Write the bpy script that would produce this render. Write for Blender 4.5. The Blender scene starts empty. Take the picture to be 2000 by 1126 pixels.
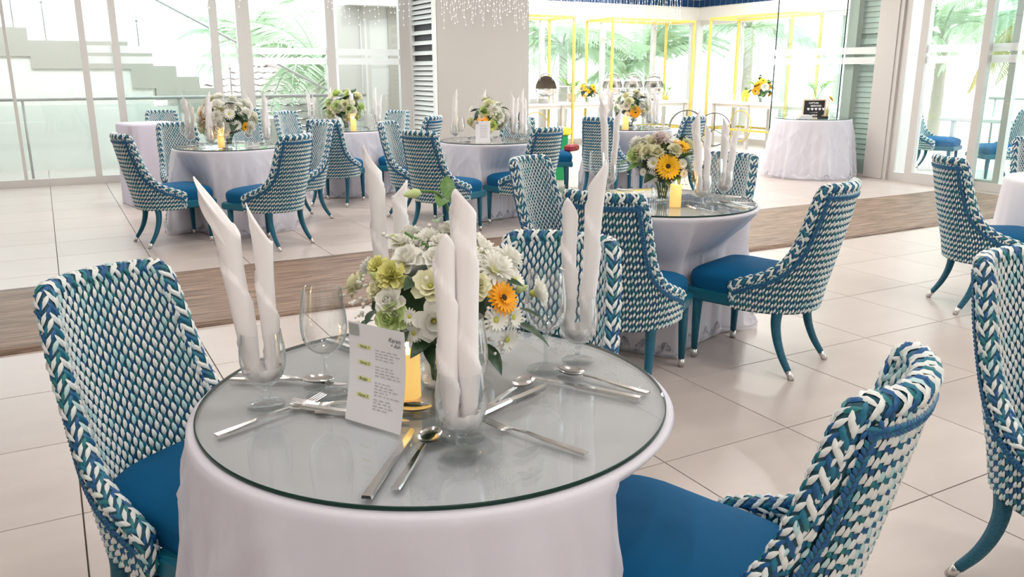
import bpy, math, random
import numpy as np
from mathutils import Vector, Matrix

S = bpy.context.scene
COL = S.collection
PI = math.pi
random.seed(7)

# ------------------------------------------------------------------ camera
CAM_H = 1.5
F_PX = 1613.0
PITCH, YAW = math.radians(14.7), math.radians(-29.0)
cam = bpy.data.cameras.new('camera')
cam.sensor_width = 36.0
cam.lens = F_PX * 36.0 / 2000.0
cam.clip_start, cam.clip_end = 0.05, 300
cam_o = bpy.data.objects.new('camera', cam)
cam_o.location = (0, 0, CAM_H)
cam_o.rotation_euler = (PI / 2 - PITCH, 0, YAW)
COL.objects.link(cam_o)
S.camera = cam_o

# ------------------------------------------------------------------ sky, lights, exposure
w = bpy.data.worlds.new('World')
S.world = w
w.use_nodes = True
bg = w.node_tree.nodes['Background']
bg.inputs[0].default_value = (0.90, 0.96, 1.0, 1)
bg.inputs[1].default_value = 3.0
sun = bpy.data.lights.new('sun', 'SUN')
sun.energy = 0.8
sun.angle = math.radians(8)
sun.color = (1.0, 0.97, 0.92)
sun_o = bpy.data.objects.new('sun', sun)
sun_o.rotation_euler = (math.radians(38), 0, math.radians(14))
COL.objects.link(sun_o)
S.view_settings.view_transform = 'Standard'
S.view_settings.look = 'None'
S.view_settings.exposure = 0.40
S.view_settings.gamma = 1.0
S.view_settings.use_curve_mapping = False
S.cycles.use_denoising = True
S.cycles.max_bounces = 10
S.cycles.diffuse_bounces = 5
S.cycles.glossy_bounces = 4
S.cycles.transparent_max_bounces = 24
S.cycles.transmission_bounces = 8
S.cycles.caustics_reflective = False
S.cycles.caustics_refractive = False
S.cycles.sample_clamp_indirect = 6.0
# recessed ceiling downlights of the hall
CEIL_Z = 3.35
def downlights(x, y, e):
    for dx, dy in ((-.7, -.7), (.7, -.7), (-.7, .7), (.7, .7)):
        l = bpy.data.lights.new('downlight', 'AREA')
        l.shape = 'DISK'; l.size = 0.16; l.energy = e / 4; l.color = (1.0, 0.95, 0.90)
        o = bpy.data.objects.new('downlight', l); o.location = (x + dx, y + dy, CEIL_Z - 0.02)
        COL.objects.link(o)
for (x, y, e) in ((0.0, 1.0, 32), (4.0, 1.5, 44), (1.5, 5.8, 48), (6.0, 5.5, 60), (1.2, 10.2, 55), (4.2, 9.8, 50), (8.2, 9.2, 75), (0.5, -2.2, 46), (9.4, 13.4, 90), (11.8, 11.6, 90)):  # clusters over the buffet bay are added to brighten it
    downlights(x, y, e)

# ------------------------------------------------------------------ materials
M = {}
def mat(name, col, rough=0.6, metal=0.0, bump=None, spec=0.5, var=0.0, emit=None, coat=0.0, sheen=0.0, trans=0.0):
    m = bpy.data.materials.new(name); m.use_nodes = True
    nt = m.node_tree; b = nt.nodes['Principled BSDF']
    b.inputs['Base Color'].default_value = (*col, 1)
    b.inputs['Roughness'].default_value = rough
    b.inputs['Metallic'].default_value = metal
    b.inputs['Specular IOR Level'].default_value = spec
    if coat: b.inputs['Coat Weight'].default_value = coat
    if sheen: b.inputs['Sheen Weight'].default_value = sheen
    if emit:
        b.inputs['Emission Color'].default_value = (*emit[0], 1); b.inputs['Emission Strength'].default_value = emit[1]
    tc = nt.nodes.new('ShaderNodeTexCoord')
    if var:
        n = nt.nodes.new('ShaderNodeTexNoise'); n.inputs['Scale'].default_value = 9; n.inputs['Detail'].default_value = 4
        nt.links.new(tc.outputs['Object'], n.inputs['Vector'])
        r = nt.nodes.new('ShaderNodeValToRGB')
        r.color_ramp.elements[0].position = 0.3; r.color_ramp.elements[1].position = 0.7
        r.color_ramp.elements[0].color = (*[c * (1 - var) for c in col], 1)
        r.color_ramp.elements[1].color = (*[min(1, c * (1 + var)) for c in col], 1)
        nt.links.new(n.outputs['Fac'], r.inputs['Fac']); nt.links.new(r.outputs['Color'], b.inputs['Base Color'])
    if bump:
        kind, scale, strength = bump
        if kind == 'noise':
            n = nt.nodes.new('ShaderNodeTexNoise'); n.inputs['Scale'].default_value = scale; n.inputs['Detail'].default_value = 3
            out = n.outputs['Fac']
        else:
            n = nt.nodes.new('ShaderNodeTexWave'); n.inputs['Scale'].default_value = scale
            n.bands_direction = kind.upper(); out = n.outputs['Fac']
        nt.links.new(tc.outputs['Object'], n.inputs['Vector'])
        bp = nt.nodes.new('ShaderNodeBump'); bp.inputs['Strength'].default_value = strength; bp.inputs['Distance'].default_value = 0.003
        nt.links.new(out, bp.inputs['Height']); nt.links.new(bp.outputs['Normal'], b.inputs['Normal'])
    if trans:   # thin translucent cloth or petal
        t = nt.nodes.new('ShaderNodeBsdfTranslucent'); t.inputs['Color'].default_value = (*col, 1)
        mx = nt.nodes.new('ShaderNodeMixShader'); mx.inputs[0].default_value = trans
        o = nt.nodes['Material Output']
        nt.links.new(b.outputs[0], mx.inputs[1]); nt.links.new(t.outputs[0], mx.inputs[2]); nt.links.new(mx.outputs[0], o.inputs['Surface'])
    M[name] = m
    return m

def glass_thin(name, tint, f0=0.04, edge=0.35, power=3.0, rough=0.01, rim=None):
    """clear thin glass: tinted transparency under a reflection that grows at grazing angles"""
    m = bpy.data.materials.new(name); m.use_nodes = True
    nt = m.node_tree; nt.nodes.remove(nt.nodes['Principled BSDF']); o = nt.nodes['Material Output']
    t = nt.nodes.new('ShaderNodeBsdfTransparent'); t.inputs['Color'].default_value = (*tint, 1)
    g = nt.nodes.new('ShaderNodeBsdfGlossy'); g.inputs['Roughness'].default_value = rough; g.inputs['Color'].default_value = (1, 1, 1, 1)
    lw = nt.nodes.new('ShaderNodeLayerWeight'); lw.inputs['Blend'].default_value = 0.5
    p = nt.nodes.new('ShaderNodeMath'); p.operation = 'POWER'; p.inputs[1].default_value = power
    a = nt.nodes.new('ShaderNodeMath'); a.operation = 'MULTIPLY_ADD'; a.inputs[1].default_value = edge; a.inputs[2].default_value = f0
    a.use_clamp = True
    mx = nt.nodes.new('ShaderNodeMixShader')
    nt.links.new(lw.outputs['Facing'], p.inputs[0]); nt.links.new(p.outputs[0], a.inputs[0]); nt.links.new(a.outputs[0], mx.inputs[0])
    nt.links.new(t.outputs[0], mx.inputs[1]); nt.links.new(g.outputs[0], mx.inputs[2]); nt.links.new(mx.outputs[0], o.inputs['Surface'])
    if rim:      # the light path through the wall grows at the silhouette
        rp = nt.nodes.new('ShaderNodeValToRGB'); rp.color_ramp.elements[0].position = 0.62; rp.color_ramp.elements[0].color = (*tint, 1)
        rp.color_ramp.elements[1].position = 0.97; rp.color_ramp.elements[1].color = (*rim, 1)
        nt.links.new(lw.outputs['Facing'], rp.inputs['Fac']); nt.links.new(rp.outputs['Color'], t.inputs['Color'])
    M[name] = m
    return m

def sheer(name, col, opacity):
    m = bpy.data.materials.new(name); m.use_nodes = True
    nt = m.node_tree; nt.nodes.remove(nt.nodes['Principled BSDF']); o = nt.nodes['Material Output']
    t = nt.nodes.new('ShaderNodeBsdfTransparent')
    d = nt.nodes.new('ShaderNodeBsdfDiffuse'); d.inputs['Color'].default_value = (*col, 1)
    l = nt.nodes.new('ShaderNodeBsdfTranslucent'); l.inputs['Color'].default_value = (*col, 1)
    m1 = nt.nodes.new('ShaderNodeMixShader'); m1.inputs[0].default_value = 0.2
    lw = nt.nodes.new('ShaderNodeLayerWeight'); lw.inputs['Blend'].default_value = 0.35
    a = nt.nodes.new('ShaderNodeMath'); a.operation = 'MULTIPLY_ADD'; a.inputs[1].default_value = 0.5; a.inputs[2].default_value = opacity; a.use_clamp = True
    m2 = nt.nodes.new('ShaderNodeMixShader')
    nt.links.new(d.outputs[0], m1.inputs[1]); nt.links.new(l.outputs[0], m1.inputs[2])
    nt.links.new(lw.outputs['Facing'], a.inputs[0]); nt.links.new(a.outputs[0], m2.inputs[0])
    nt.links.new(t.outputs[0], m2.inputs[1]); nt.links.new(m1.outputs[0], m2.inputs[2]); nt.links.new(m2.outputs[0], o.inputs['Surface'])
    M[name] = m

mat('strand_base', (0.012, 0.075, 0.11), 0.6)
mat('strand_white', (0.80, 0.84, 0.82), 0.45, var=0.05)
mat('strand_aqua', (0.50, 0.72, 0.73), 0.45)
mat('strand_teal', (0.012, 0.17, 0.27), 0.42)
mat('strand_blue', (0.010, 0.10, 0.27), 0.42)
mat('strand_green', (0.02, 0.20, 0.22), 0.42)
mat('cushion', (0.0, 0.098, 0.24), 0.75, bump=('noise', 900, 0.25), spec=0.2)
mat('cord', (0.0, 0.115, 0.19), 0.42, bump=('z', 55, 0.7))
mat('cord_rail', (0.0, 0.125, 0.20), 0.42, bump=('x', 55, 0.7))
mat('ferrule', (0.72, 0.70, 0.67), 0.3, 1.0)
mat('steel', (0.72, 0.71, 0.70), 0.16, 1.0)
mat('cloth', (0.77, 0.745, 0.785), 0.8, bump=('noise', 60, 0.06))
mat('napkin', (0.92, 0.89, 0.89), 0.75, bump=('noise', 500, 0.15))
sheer('organza', (0.86, 0.85, 0.92), 0.44)
glass_thin('table_glass', (0.912, 0.932, 0.92), 0.045, 0.75, 4.2, 0.012)
mat('glass_edge', (0.008, 0.035, 0.027), 0.3, spec=0.2)
glass_thin('stemware', (0.985, 0.99, 0.99), 0.045, 0.70, 1.9, 0.01, (0.70, 0.72, 0.72))
glass_thin('pane', (0.955, 0.985, 0.975), 0.03, 0.5, 4.0)
glass_thin('pane_green', (0.89, 0.95, 0.932), 0.03, 0.5, 4.0)
sheer('frost', (0.95, 0.97, 0.97), 0.62)
mat('frame_white', (0.62, 0.60, 0.58), 0.4)
def solid_glass():
    m = mat('glass_solid', (0.97, 0.985, 0.98), 0.0)
    b = m.node_tree.nodes['Principled BSDF']; b.inputs['Transmission Weight'].default_value = 1.0; b.inputs['IOR'].default_value = 1.45
    nt = m.node_tree; t = nt.nodes.new('ShaderNodeBsdfTransparent'); t.inputs['Color'].default_value = (0.97, 0.98, 0.98, 1)
    mx = nt.nodes.new('ShaderNodeMixShader'); mx.inputs[0].default_value = 0.28; o = nt.nodes['Material Output']
    nt.links.new(t.outputs[0], mx.inputs[1]); nt.links.new(b.outputs[0], mx.inputs[2]); nt.links.new(mx.outputs[0], o.inputs['Surface'])
solid_glass()
mat('wall_white', (0.80, 0.775, 0.755), 0.75, bump=('noise', 140, 0.05))
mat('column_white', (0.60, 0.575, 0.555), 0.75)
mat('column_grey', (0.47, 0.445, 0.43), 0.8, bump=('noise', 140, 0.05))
mat('ceiling_white', (0.85, 0.84, 0.82), 0.85)
mat('louvre_white', (0.80, 0.82, 0.80), 0.45)
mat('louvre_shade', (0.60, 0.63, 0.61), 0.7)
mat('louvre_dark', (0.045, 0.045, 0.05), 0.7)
mat('stucco', (0.50, 0.475, 0.43), 0.85)
mat('stucco_light', (0.70, 0.68, 0.645), 0.85)
mat('terrace', (0.80, 0.79, 0.76), 0.7)
mat('rail_steel', (0.52, 0.51, 0.50), 0.4, 0.3)
mat('blue_tile', (0.008, 0.045, 0.14), 0.15, var=0.3)
mat('gold_paint', (0.62, 0.50, 0.12), 0.4)
mat('counter_white', (0.88, 0.87, 0.84), 0.35)
mat('black', (0.012, 0.010, 0.010), 0.6)
mat('wood_pale', (0.72, 0.58, 0.46), 0.55, bump=('noise', 60, 0.1))
mat('ink', (0.06, 0.06, 0.065), 0.8)
mat('ink_grey', (0.46, 0.46, 0.49), 0.8)
mat('print_grey', (0.40, 0.42, 0.40), 0.8)
mat('highlight', (0.78, 0.82, 0.36), 0.8)
mat('paper', (0.92, 0.91, 0.94), 0.8, trans=0.1)
mat('petal_white', (0.93, 0.92, 0.86), 0.6, trans=0.25)
mat('petal_cream', (0.84, 0.82, 0.58), 0.6, trans=0.18)
mat('petal_green', (0.62, 0.74, 0.34), 0.6, trans=0.18)
mat('petal_lemon', (0.84, 0.82, 0.34), 0.6, trans=0.18)
mat('petal_yellow', (0.95, 0.56, 0.01), 0.55, trans=0.12)
mat('petal_orange', (0.93, 0.42, 0.01), 0.55, trans=0.12)
mat('petal_blush', (0.86, 0.77, 0.76), 0.6, trans=0.18)
mat('heart_green', (0.55, 0.56, 0.10), 0.8)
mat('heart_dark', (0.05, 0.025, 0.01), 0.8)
mat('leaf_dark', (0.022, 0.060, 0.022), 0.4, var=0.3)
mat('leaf_mid', (0.09, 0.20, 0.045), 0.45, var=0.3)
mat('leaf_fresh', (0.24, 0.42, 0.07), 0.5, trans=0.25)
mat('palm', (0.47, 0.585, 0.42), 0.6, trans=0.35)
mat('palm_dry', (0.66, 0.58, 0.28), 0.6, trans=0.35)
mat('bark', (0.42, 0.38, 0.33), 0.9, bump=('z', 4, 0.8))
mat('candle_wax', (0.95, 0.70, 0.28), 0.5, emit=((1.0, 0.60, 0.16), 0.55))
mat('flame', (1.0, 0.8, 0.4), 0.5, emit=((1.0, 0.72, 0.30), 4.0))
mat('bead', (0.9, 0.9, 0.92), 0.1, coat=0.5)
mat('led', (1, 1, 1), 0.3, emit=((1.0, 0.98, 0.92), 0.9))
mat('wire', (0.86, 0.86, 0.86), 0.5)
mat('roof_tile', (0.37, 0.305, 0.29), 0.8)
mat('shawl', (0.48, 0.44, 0.50), 0.85, bump=('noise', 40, 0.3))
mat('red_leather', (0.42, 0.03, 0.05), 0.45)
mat('green_plastic', (0.02, 0.42, 0.14), 0.4)
mat('yellow_plastic', (0.85, 0.80, 0.05), 0.4)
mat('book', (0.66, 0.63, 0.60), 0.7)
mat('chrome_dark', (0.36, 0.30, 0.235), 0.4, 0.25)
mat('hoop_metal', (0.12, 0.11, 0.085), 0.4, 0.2)
mat('cloth_lilac', (0.66, 0.62, 0.72), 0.8)
mat('blue_seat', (0.0, 0.26, 0.45), 0.6)

def floor_mat():
    m = mat('floor_tile', (0.60, 0.545, 0.50), 0.22, spec=0.45)
    nt = m.node_tree; b = nt.nodes['Principled BSDF']
    tc = nt.nodes.new('ShaderNodeTexCoord'); oi = nt.nodes.new('ShaderNodeObjectInfo')
    n = nt.nodes.new('ShaderNodeTexNoise'); n.inputs['Scale'].default_value = 2.2; n.inputs['Detail'].default_value = 6
    mp = nt.nodes.new('ShaderNodeMapping'); mp.inputs['Scale'].default_value = (1, 3.0, 1)
    nt.links.new(tc.outputs['Object'], mp.inputs['Vector']); nt.links.new(mp.outputs[0], n.inputs['Vector'])
    ad = nt.nodes.new('ShaderNodeMath'); ad.operation = 'MULTIPLY_ADD'; ad.inputs[1].default_value = 0.35
    nt.links.new(oi.outputs['Random'], ad.inputs[0]); nt.links.new(n.outputs['Fac'], ad.inputs[2])
    r = nt.nodes.new('ShaderNodeValToRGB')
    r.color_ramp.elements[0].position = 0.35; r.color_ramp.elements[0].color = (0.53, 0.455, 0.42, 1)
    r.color_ramp.elements[1].position = 1.0; r.color_ramp.elements[1].color = (0.615, 0.535, 0.50, 1)
    nt.links.new(ad.outputs[0], r.inputs['Fac']); nt.links.new(r.outputs['Color'], b.inputs['Base Color'])
    rr = nt.nodes.new('ShaderNodeMath'); rr.operation = 'MULTIPLY_ADD'; rr.inputs[1].default_value = 0.14; rr.inputs[2].default_value = 0.25
    nt.links.new(n.outputs['Fac'], rr.inputs[0]); nt.links.new(rr.outputs[0], b.inputs['Roughness'])
floor_mat()
mat('grout', (0.17, 0.145, 0.12), 0.9)

def rug_mat():
    m = mat('rug', (0.36, 0.27, 0.21), 0.5, spec=0.22)
    nt = m.node_tree; b = nt.nodes['Principled BSDF']
    tc = nt.nodes.new('ShaderNodeTexCoord')
    mp = nt.nodes.new('ShaderNodeMapping'); mp.inputs['Scale'].default_value = (2.2, 30, 1)
    n = nt.nodes.new('ShaderNodeTexNoise'); n.inputs['Scale'].default_value = 1.0; n.inputs['Detail'].default_value = 5; n.inputs['Roughness'].default_value = 0.7
    nt.links.new(tc.outputs['Object'], mp.inputs['Vector']); nt.links.new(mp.outputs[0], n.inputs['Vector'])
    r = nt.nodes.new('ShaderNodeValToRGB'); e = r.color_ramp.elements
    e[0].position = 0.36; e[0].color = (0.11, 0.07, 0.05, 1); e[1].position = 0.62; e[1].color = (0.37, 0.255, 0.19, 1)
    nt.links.new(n.outputs['Fac'], r.inputs['Fac']); nt.links.new(r.outputs['Color'], b.inputs['Base Color'])
    bp = nt.nodes.new('ShaderNodeBump'); bp.inputs['Strength'].default_value = 0.5; bp.inputs['Distance'].default_value = 0.006
    nt.links.new(n.outputs['Fac'], bp.inputs['Height']); nt.links.new(bp.outputs['Normal'], b.inputs['Normal'])
rug_mat()

# ------------------------------------------------------------------ mesh helpers
class MB:
    """collects vertices and faces; build() links them as one mesh object"""
    def __init__(s): s.v = []; s.f = []; s.m = []; s.sm = []
    def add(s, V, F, mi=0, smooth=True):
        o = len(s.v); s.v.extend([tuple(map(float, p)) for p in V])
        for f in F: s.f.append([i + o for i in f]); s.m.append(mi); s.sm.append(smooth)
    def box(s, lo, hi, mi=0, bev=0.0, rz=0.0, c=None):
        (x0, y0, z0), (x1, y1, z1) = lo, hi
        if bev <= 0:
            V = [(x0, y0, z0), (x1, y0, z0), (x1, y1, z0), (x0, y1, z0), (x0, y0, z1), (x1, y0, z1), (x1, y1, z1), (x0, y1, z1)]
            Fc = [(0, 3, 2, 1), (4, 5, 6, 7), (0, 1, 5, 4), (1, 2, 6, 5), (2, 3, 7, 6), (3, 0, 4, 7)]
        else:
            b = bev; V = []
            for z, i in ((z0, b), (z0 + b, 0), (z1 - b, 0), (z1, b)):
                V += [(x0 + i, y0 + i, z), (x1 - i, y0 + i, z), (x1 - i, y1 - i, z), (x0 + i, y1 - i, z)]
            Fc = [(0, 3, 2, 1), (12, 13, 14, 15)]
            for r in range(3):
                for k in range(4):
                    Fc.append((r * 4 + k, r * 4 + (k + 1) % 4, r * 4 + 4 + (k + 1) % 4, r * 4 + 4 + k))
        if rz:
            cx, cy = c if c else ((x0 + x1) / 2, (y0 + y1) / 2); ca, sa = math.cos(rz), math.sin(rz)
            V = [(cx + ca * (x - cx) - sa * (y - cy), cy + sa * (x - cx) + ca * (y - cy), z) for x, y, z in V]
        s.add(V, Fc, mi, False)
    def tube(s, P, R, n=8, mi=0, cap=True, smooth=True, closed=False):
        P = [Vector(p) for p in P]; k = len(P)
        if not hasattr(R, '__len__'): R = [R] * k
        V = []; up = None
        for i in range(k):
            if closed: t = P[(i + 1) % k] - P[i - 1]
            else: t = P[min(i + 1, k - 1)] - P[max(i - 1, 0)]
            t.normalize()
            if up is None:
                up = Vector((0, 0, 1)) if abs(t.z) < 0.9 else Vector((1, 0, 0))
            a = t.cross(up)
            if a.length < 1e-6: a = t.cross(Vector((0.3, 1, 0.2)))
            a.normalize(); b = t.cross(a); up = -b if up.dot(b) < 0 else b
            up = b if up.dot(b) > 0 else -b
            b = up; a = b.cross(t).normalized()
            for j in range(n):
                q = 2 * PI * j / n; V.append(P[i] + (a * math.cos(q) + b * math.sin(q)) * R[i])
        Fc = []
        for i in range(k if closed else k - 1):
            for j in range(n):
                i2 = (i + 1) % k
                Fc.append((i * n + j, i * n + (j + 1) % n, i2 * n + (j + 1) % n, i2 * n + j))
        if cap and not closed:
            Fc.append(tuple(range(n))[::-1]); Fc.append(tuple(range((k - 1) * n, k * n)))
        s.add(V, Fc, mi, smooth)
    def lathe(s, prof, n=24, c=(0, 0, 0), mi=0, smooth=True, cap0=False, cap1=False):
        V = []; k = len(prof)
        for (r, z) in prof:
            for j in range(n):
                q = 2 * PI * j / n; V.append((c[0] + r * math.cos(q), c[1] + r * math.sin(q), c[2] + z))
        Fc = [(i * n + j, i * n + (j + 1) % n, (i + 1) * n + (j + 1) % n, (i + 1) * n + j) for i in range(k - 1) for j in range(n)]
        if cap0: Fc.append(tuple(range(n))[::-1])
        if cap1: Fc.append(tuple(range((k - 1) * n, k * n)))
        s.add(V, Fc, mi, smooth)
    def grid(s, G, mi=0, smooth=True, closed=False):
        a, b = len(G), len(G[0]); V = [p for row in G for p in row]
        Fc = [(i * b + j, i * b + (j + 1) % b, (i + 1) * b + (j + 1) % b, (i + 1) * b + j)
              for i in range(a - 1) for j in range(b if closed else b - 1)]
        s.add(V, Fc, mi, smooth)
    def ball(s, c, r, n=6, k=4, mi=0, sz=1.0):
        V = [(c[0], c[1], c[2] - r * sz)]
        for i in range(1, k):
            t = PI * i / k
            for j in range(n):
                q = 2 * PI * j / n; V.append((c[0] + r * math.sin(t) * math.cos(q), c[1] + r * math.sin(t) * math.sin(q), c[2] - r * sz * math.cos(t)))
        V.append((c[0], c[1], c[2] + r * sz)); e = len(V) - 1; Fc = []
        for j in range(n):
            Fc.append((0, 1 + (j + 1) % n, 1 + j)); Fc.append((e, e - n + j, e - n + (j + 1) % n))
        for i in range(k - 2):
            for j in range(n):
                a = 1 + i * n; Fc.append((a + j, a + (j + 1) % n, a + n + (j + 1) % n, a + n + j))
        s.add(V, Fc, mi)
    def mesh(s, name, mats):
        me = bpy.data.meshes.new(name); me.from_pydata(s.v, [], s.f)
        for m in (mats if isinstance(mats, (list, tuple)) else [mats]): me.materials.append(M[m])
        me.polygons.foreach_set('material_index', s.m); me.polygons.foreach_set('use_smooth', s.sm)
        me.update(); return me
    def build(s, name, mats, parent=None, loc=None, rz=None):
        return obj(name, s.mesh(name, mats), parent, loc, rz)

def obj(name, me, parent=None, loc=None, rz=None):
    o = bpy.data.objects.new(name, me); COL.objects.link(o)
    if parent is not None: o.parent = parent
    if loc is not None: o.location = loc
    if rz is not None: o.rotation_euler = (0, 0, rz)
    return o
def tag(o, label, cat, group=None):
    o['label'] = label; o['category'] = cat
    if group: o['group'] = group
    return o
def thing(name, label, cat, loc=(0, 0, 0), rz=0.0, group=None):
    o = bpy.data.objects.new(name, None); o.empty_display_size = 0.1; COL.objects.link(o)
    o.location = loc; o.rotation_euler = (0, 0, rz)
    return tag(o, label, cat, group)
def struct(o): o['kind'] = 'structure'; return o
def stuff(o): o['kind'] = 'stuff'; return o
def dup(root, loc, rz, label, group=None, cat=None):
    r = root.copy(); COL.objects.link(r); r.location = loc
    r.rotation_euler = (0, 0, rz); r['label'] = label
    if group: r['group'] = group
    for ch in root.children:
        c = ch.copy(); COL.objects.link(c); c.parent = r
        for g in ch.children:
            d = g.copy(); COL.objects.link(d); d.parent = c
    return r
def lettering(cu, parent):
    f = bpy.data.objects.new('lettering', cu); COL.objects.link(f)
    dg = bpy.context.evaluated_depsgraph_get(); me = bpy.data.meshes.new_from_object(f.evaluated_get(dg))
    bpy.data.objects.remove(f); return obj('lettering', me, parent)
def in_view(p, pad=60):
    fw = Vector((-math.sin(YAW) * math.cos(PITCH), math.cos(YAW) * math.cos(PITCH), -math.sin(PITCH)))
    rt = Vector((math.cos(YAW), math.sin(YAW), 0)); up = rt.cross(fw)
    q = Vector(p) - Vector((0, 0, CAM_H)); d = q.dot(fw)
    if d < 0.1: return None
    x, y = 1000 + F_PX * q.dot(rt) / d, 563 - F_PX * q.dot(up) / d
    return d if -pad < x < 2000 + pad and -pad < y < 1126 + pad else None
def Rz(a): return Matrix.Rotation(a, 4, 'Z')
def align(d):
    return Vector(d).to_track_quat('Z', 'Y')

# ------------------------------------------------------------------ room shell
TP = 0.68                                     # tile pitch
def build_floor():
    b = MB(); b.box((-6.0, -4.0, -0.20), (13.4, 15.3, -0.012))
    fl = struct(b.build('floor', 'grout'))
    t = MB(); t.box((0.0025, 0.0025, -0.012), (TP - 0.0025, TP - 0.0025, 0.0), bev=0.0012)
    me = t.mesh('tile', 'floor_tile')
    cells = []; x0 = 1.985 - 12 * TP; y0 = 2.33 - 9 * TP
    for i in range(29):
        for j in range(28):
            x, y = x0 + i * TP, y0 + j * TP
            if x > 13.3 or y > 15.2: continue
            ds = [in_view((x + a, y + c, 0)) for a in (0, TP / 2, TP) for c in (0, TP / 2, TP)]
            ds = [d for d in ds if d]
            cells.append((min(ds) if ds else 99, x, y))
    cells.sort()
    for (d, x, y) in cells[:290]:
        obj('tile', me, fl, (x, y, 0))
    r = MB()
    for (d, x, y) in cells[290:]:
        r.box((x + 0.0025, y + 0.0025, -0.012), (x + TP - 0.0025, y + TP - 0.0025, 0.0))
    stuff(r.build('tile_field', 'floor_tile', fl))
build_floor()

b = MB(); b.box((-6.0, -4.0, CEIL_Z), (10.62, 13.0, CEIL_Z + 0.25)); b.box((6.9, 13.0, CEIL_Z), (13.4, 15.3, CEIL_Z + 0.25)); b.box((10.62, 10.15, CEIL_Z), (13.4, 13.0, CEIL_Z + 0.25)); struct(b.build('ceiling', 'ceiling_white'))

b = MB(); b.box((-6.15, -4.0, 0), (-6.0, 15.3, CEIL_Z)); struct(b.build('wall_left', 'wall_white'))  # unseen wall, added to keep sky light out of the hall
b = MB(); b.box((-6.0, -4.15, 0), (10.4, -4.0, CEIL_Z)); struct(b.build('wall_front', 'wall_white'))  # unseen, added behind the camera to cut the sky light
# back glass wall, y = 12.85
YB = 12.85
WIN = [0]
def window_u(y, x0, x1, z0, z1, fl, fr, pane, frost=True, bottom=0.10, top=0.10, depth=0.09, name='window', fm='frame_white'):
    """glazed bay running along x: frame stiles of width fl (left) and fr (right)"""
    WIN[0] += 1
    f = MB()
    if fl: f.box((x0, y - depth / 2, z0), (x0 + fl, y + depth / 2, z1))
    if fr: f.box((x1 - fr, y - depth / 2, z0), (x1, y + depth / 2, z1))
    f.box((x0 + fl, y - depth / 2, z0), (x1 - fr, y + depth / 2, z0 + bottom))
    f.box((x0 + fl, y - depth / 2, z1 - top), (x1 - fr, y + depth / 2, z1))
    r = struct(f.build('%s_%d' % (name, WIN[0]), fm))
    p = MB(); p.box((x0 + fl, y - 0.005, z0 + bottom), (x1 - fr, y + 0.005, z1 - top)); p.build('pane', pane, r)
    if frost:
        for z in (1.655, 1.795):
            q = MB(); q.box((x0 + fl, y - 0.0085, z - 0.048), (x1 - fr, y - 0.0065, z + 0.048)); q.build('frosted_band', 'frost', r)
    return r
def window_v(x, y0, y1, z0, z1, fl, fr, pane, frost=True, bottom=0.10, top=0.10, depth=0.09, name='window', fm='frame_white'):
    """glazed bay running along y: fl at the low-y end, fr at the high-y end"""
    WIN[0] += 1
    f = MB()
    if fl: f.box((x - depth / 2, y0, z0), (x + depth / 2, y0 + fl, z1))
    if fr: f.box((x - depth / 2, y1 - fr, z0), (x + depth / 2, y1, z1))
    f.box((x - depth / 2, y0 + fl, z0), (x + depth / 2, y1 - fr, z0 + bottom))
    f.box((x - depth / 2, y0 + fl, z1 - top), (x + depth / 2, y1 - fr, z1))
    r = struct(f.build('%s_%d' % (name, WIN[0]), fm))
    p = MB(); p.box((x - 0.005, y0 + fl, z0 + bottom), (x + 0.005, y1 - fr, z1 - top)); p.build('pane', pane, r)
    if frost:
        for z in (1.655, 1.795):
            q = MB(); q.box((x - 0.0085, y0 + fl, z - 0.048), (x - 0.0065, y1 - fr, z + 0.048)); q.build('frosted_band', 'frost', r)
    return r
window_u(YB, -6.0, -0.30, 0, CEIL_Z, 0.1, 0.04, 'pane', False)
window_u(YB, -0.30, 0.60, 0, CEIL_Z, 0, 0.08, 'pane', False)
window_u(YB, 0.60, 0.91, 0, CEIL_Z, 0, 0, 'pane', True)
window_u(YB, 0.91, 2.31, 0, CEIL_Z, 0.09, 0.11, 'pane_green', True)
window_u(YB, 2.31, 2.76, 0, CEIL_Z, 0, 0.19, 'pane', True)
window_u(YB, 2.76, 4.01, 0, CEIL_Z, 0, 0.13, 'pane', True)
window_u(YB, 4.01, 5.24, 0, CEIL_Z, 0, 0.18, 'pane', True)

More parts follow.
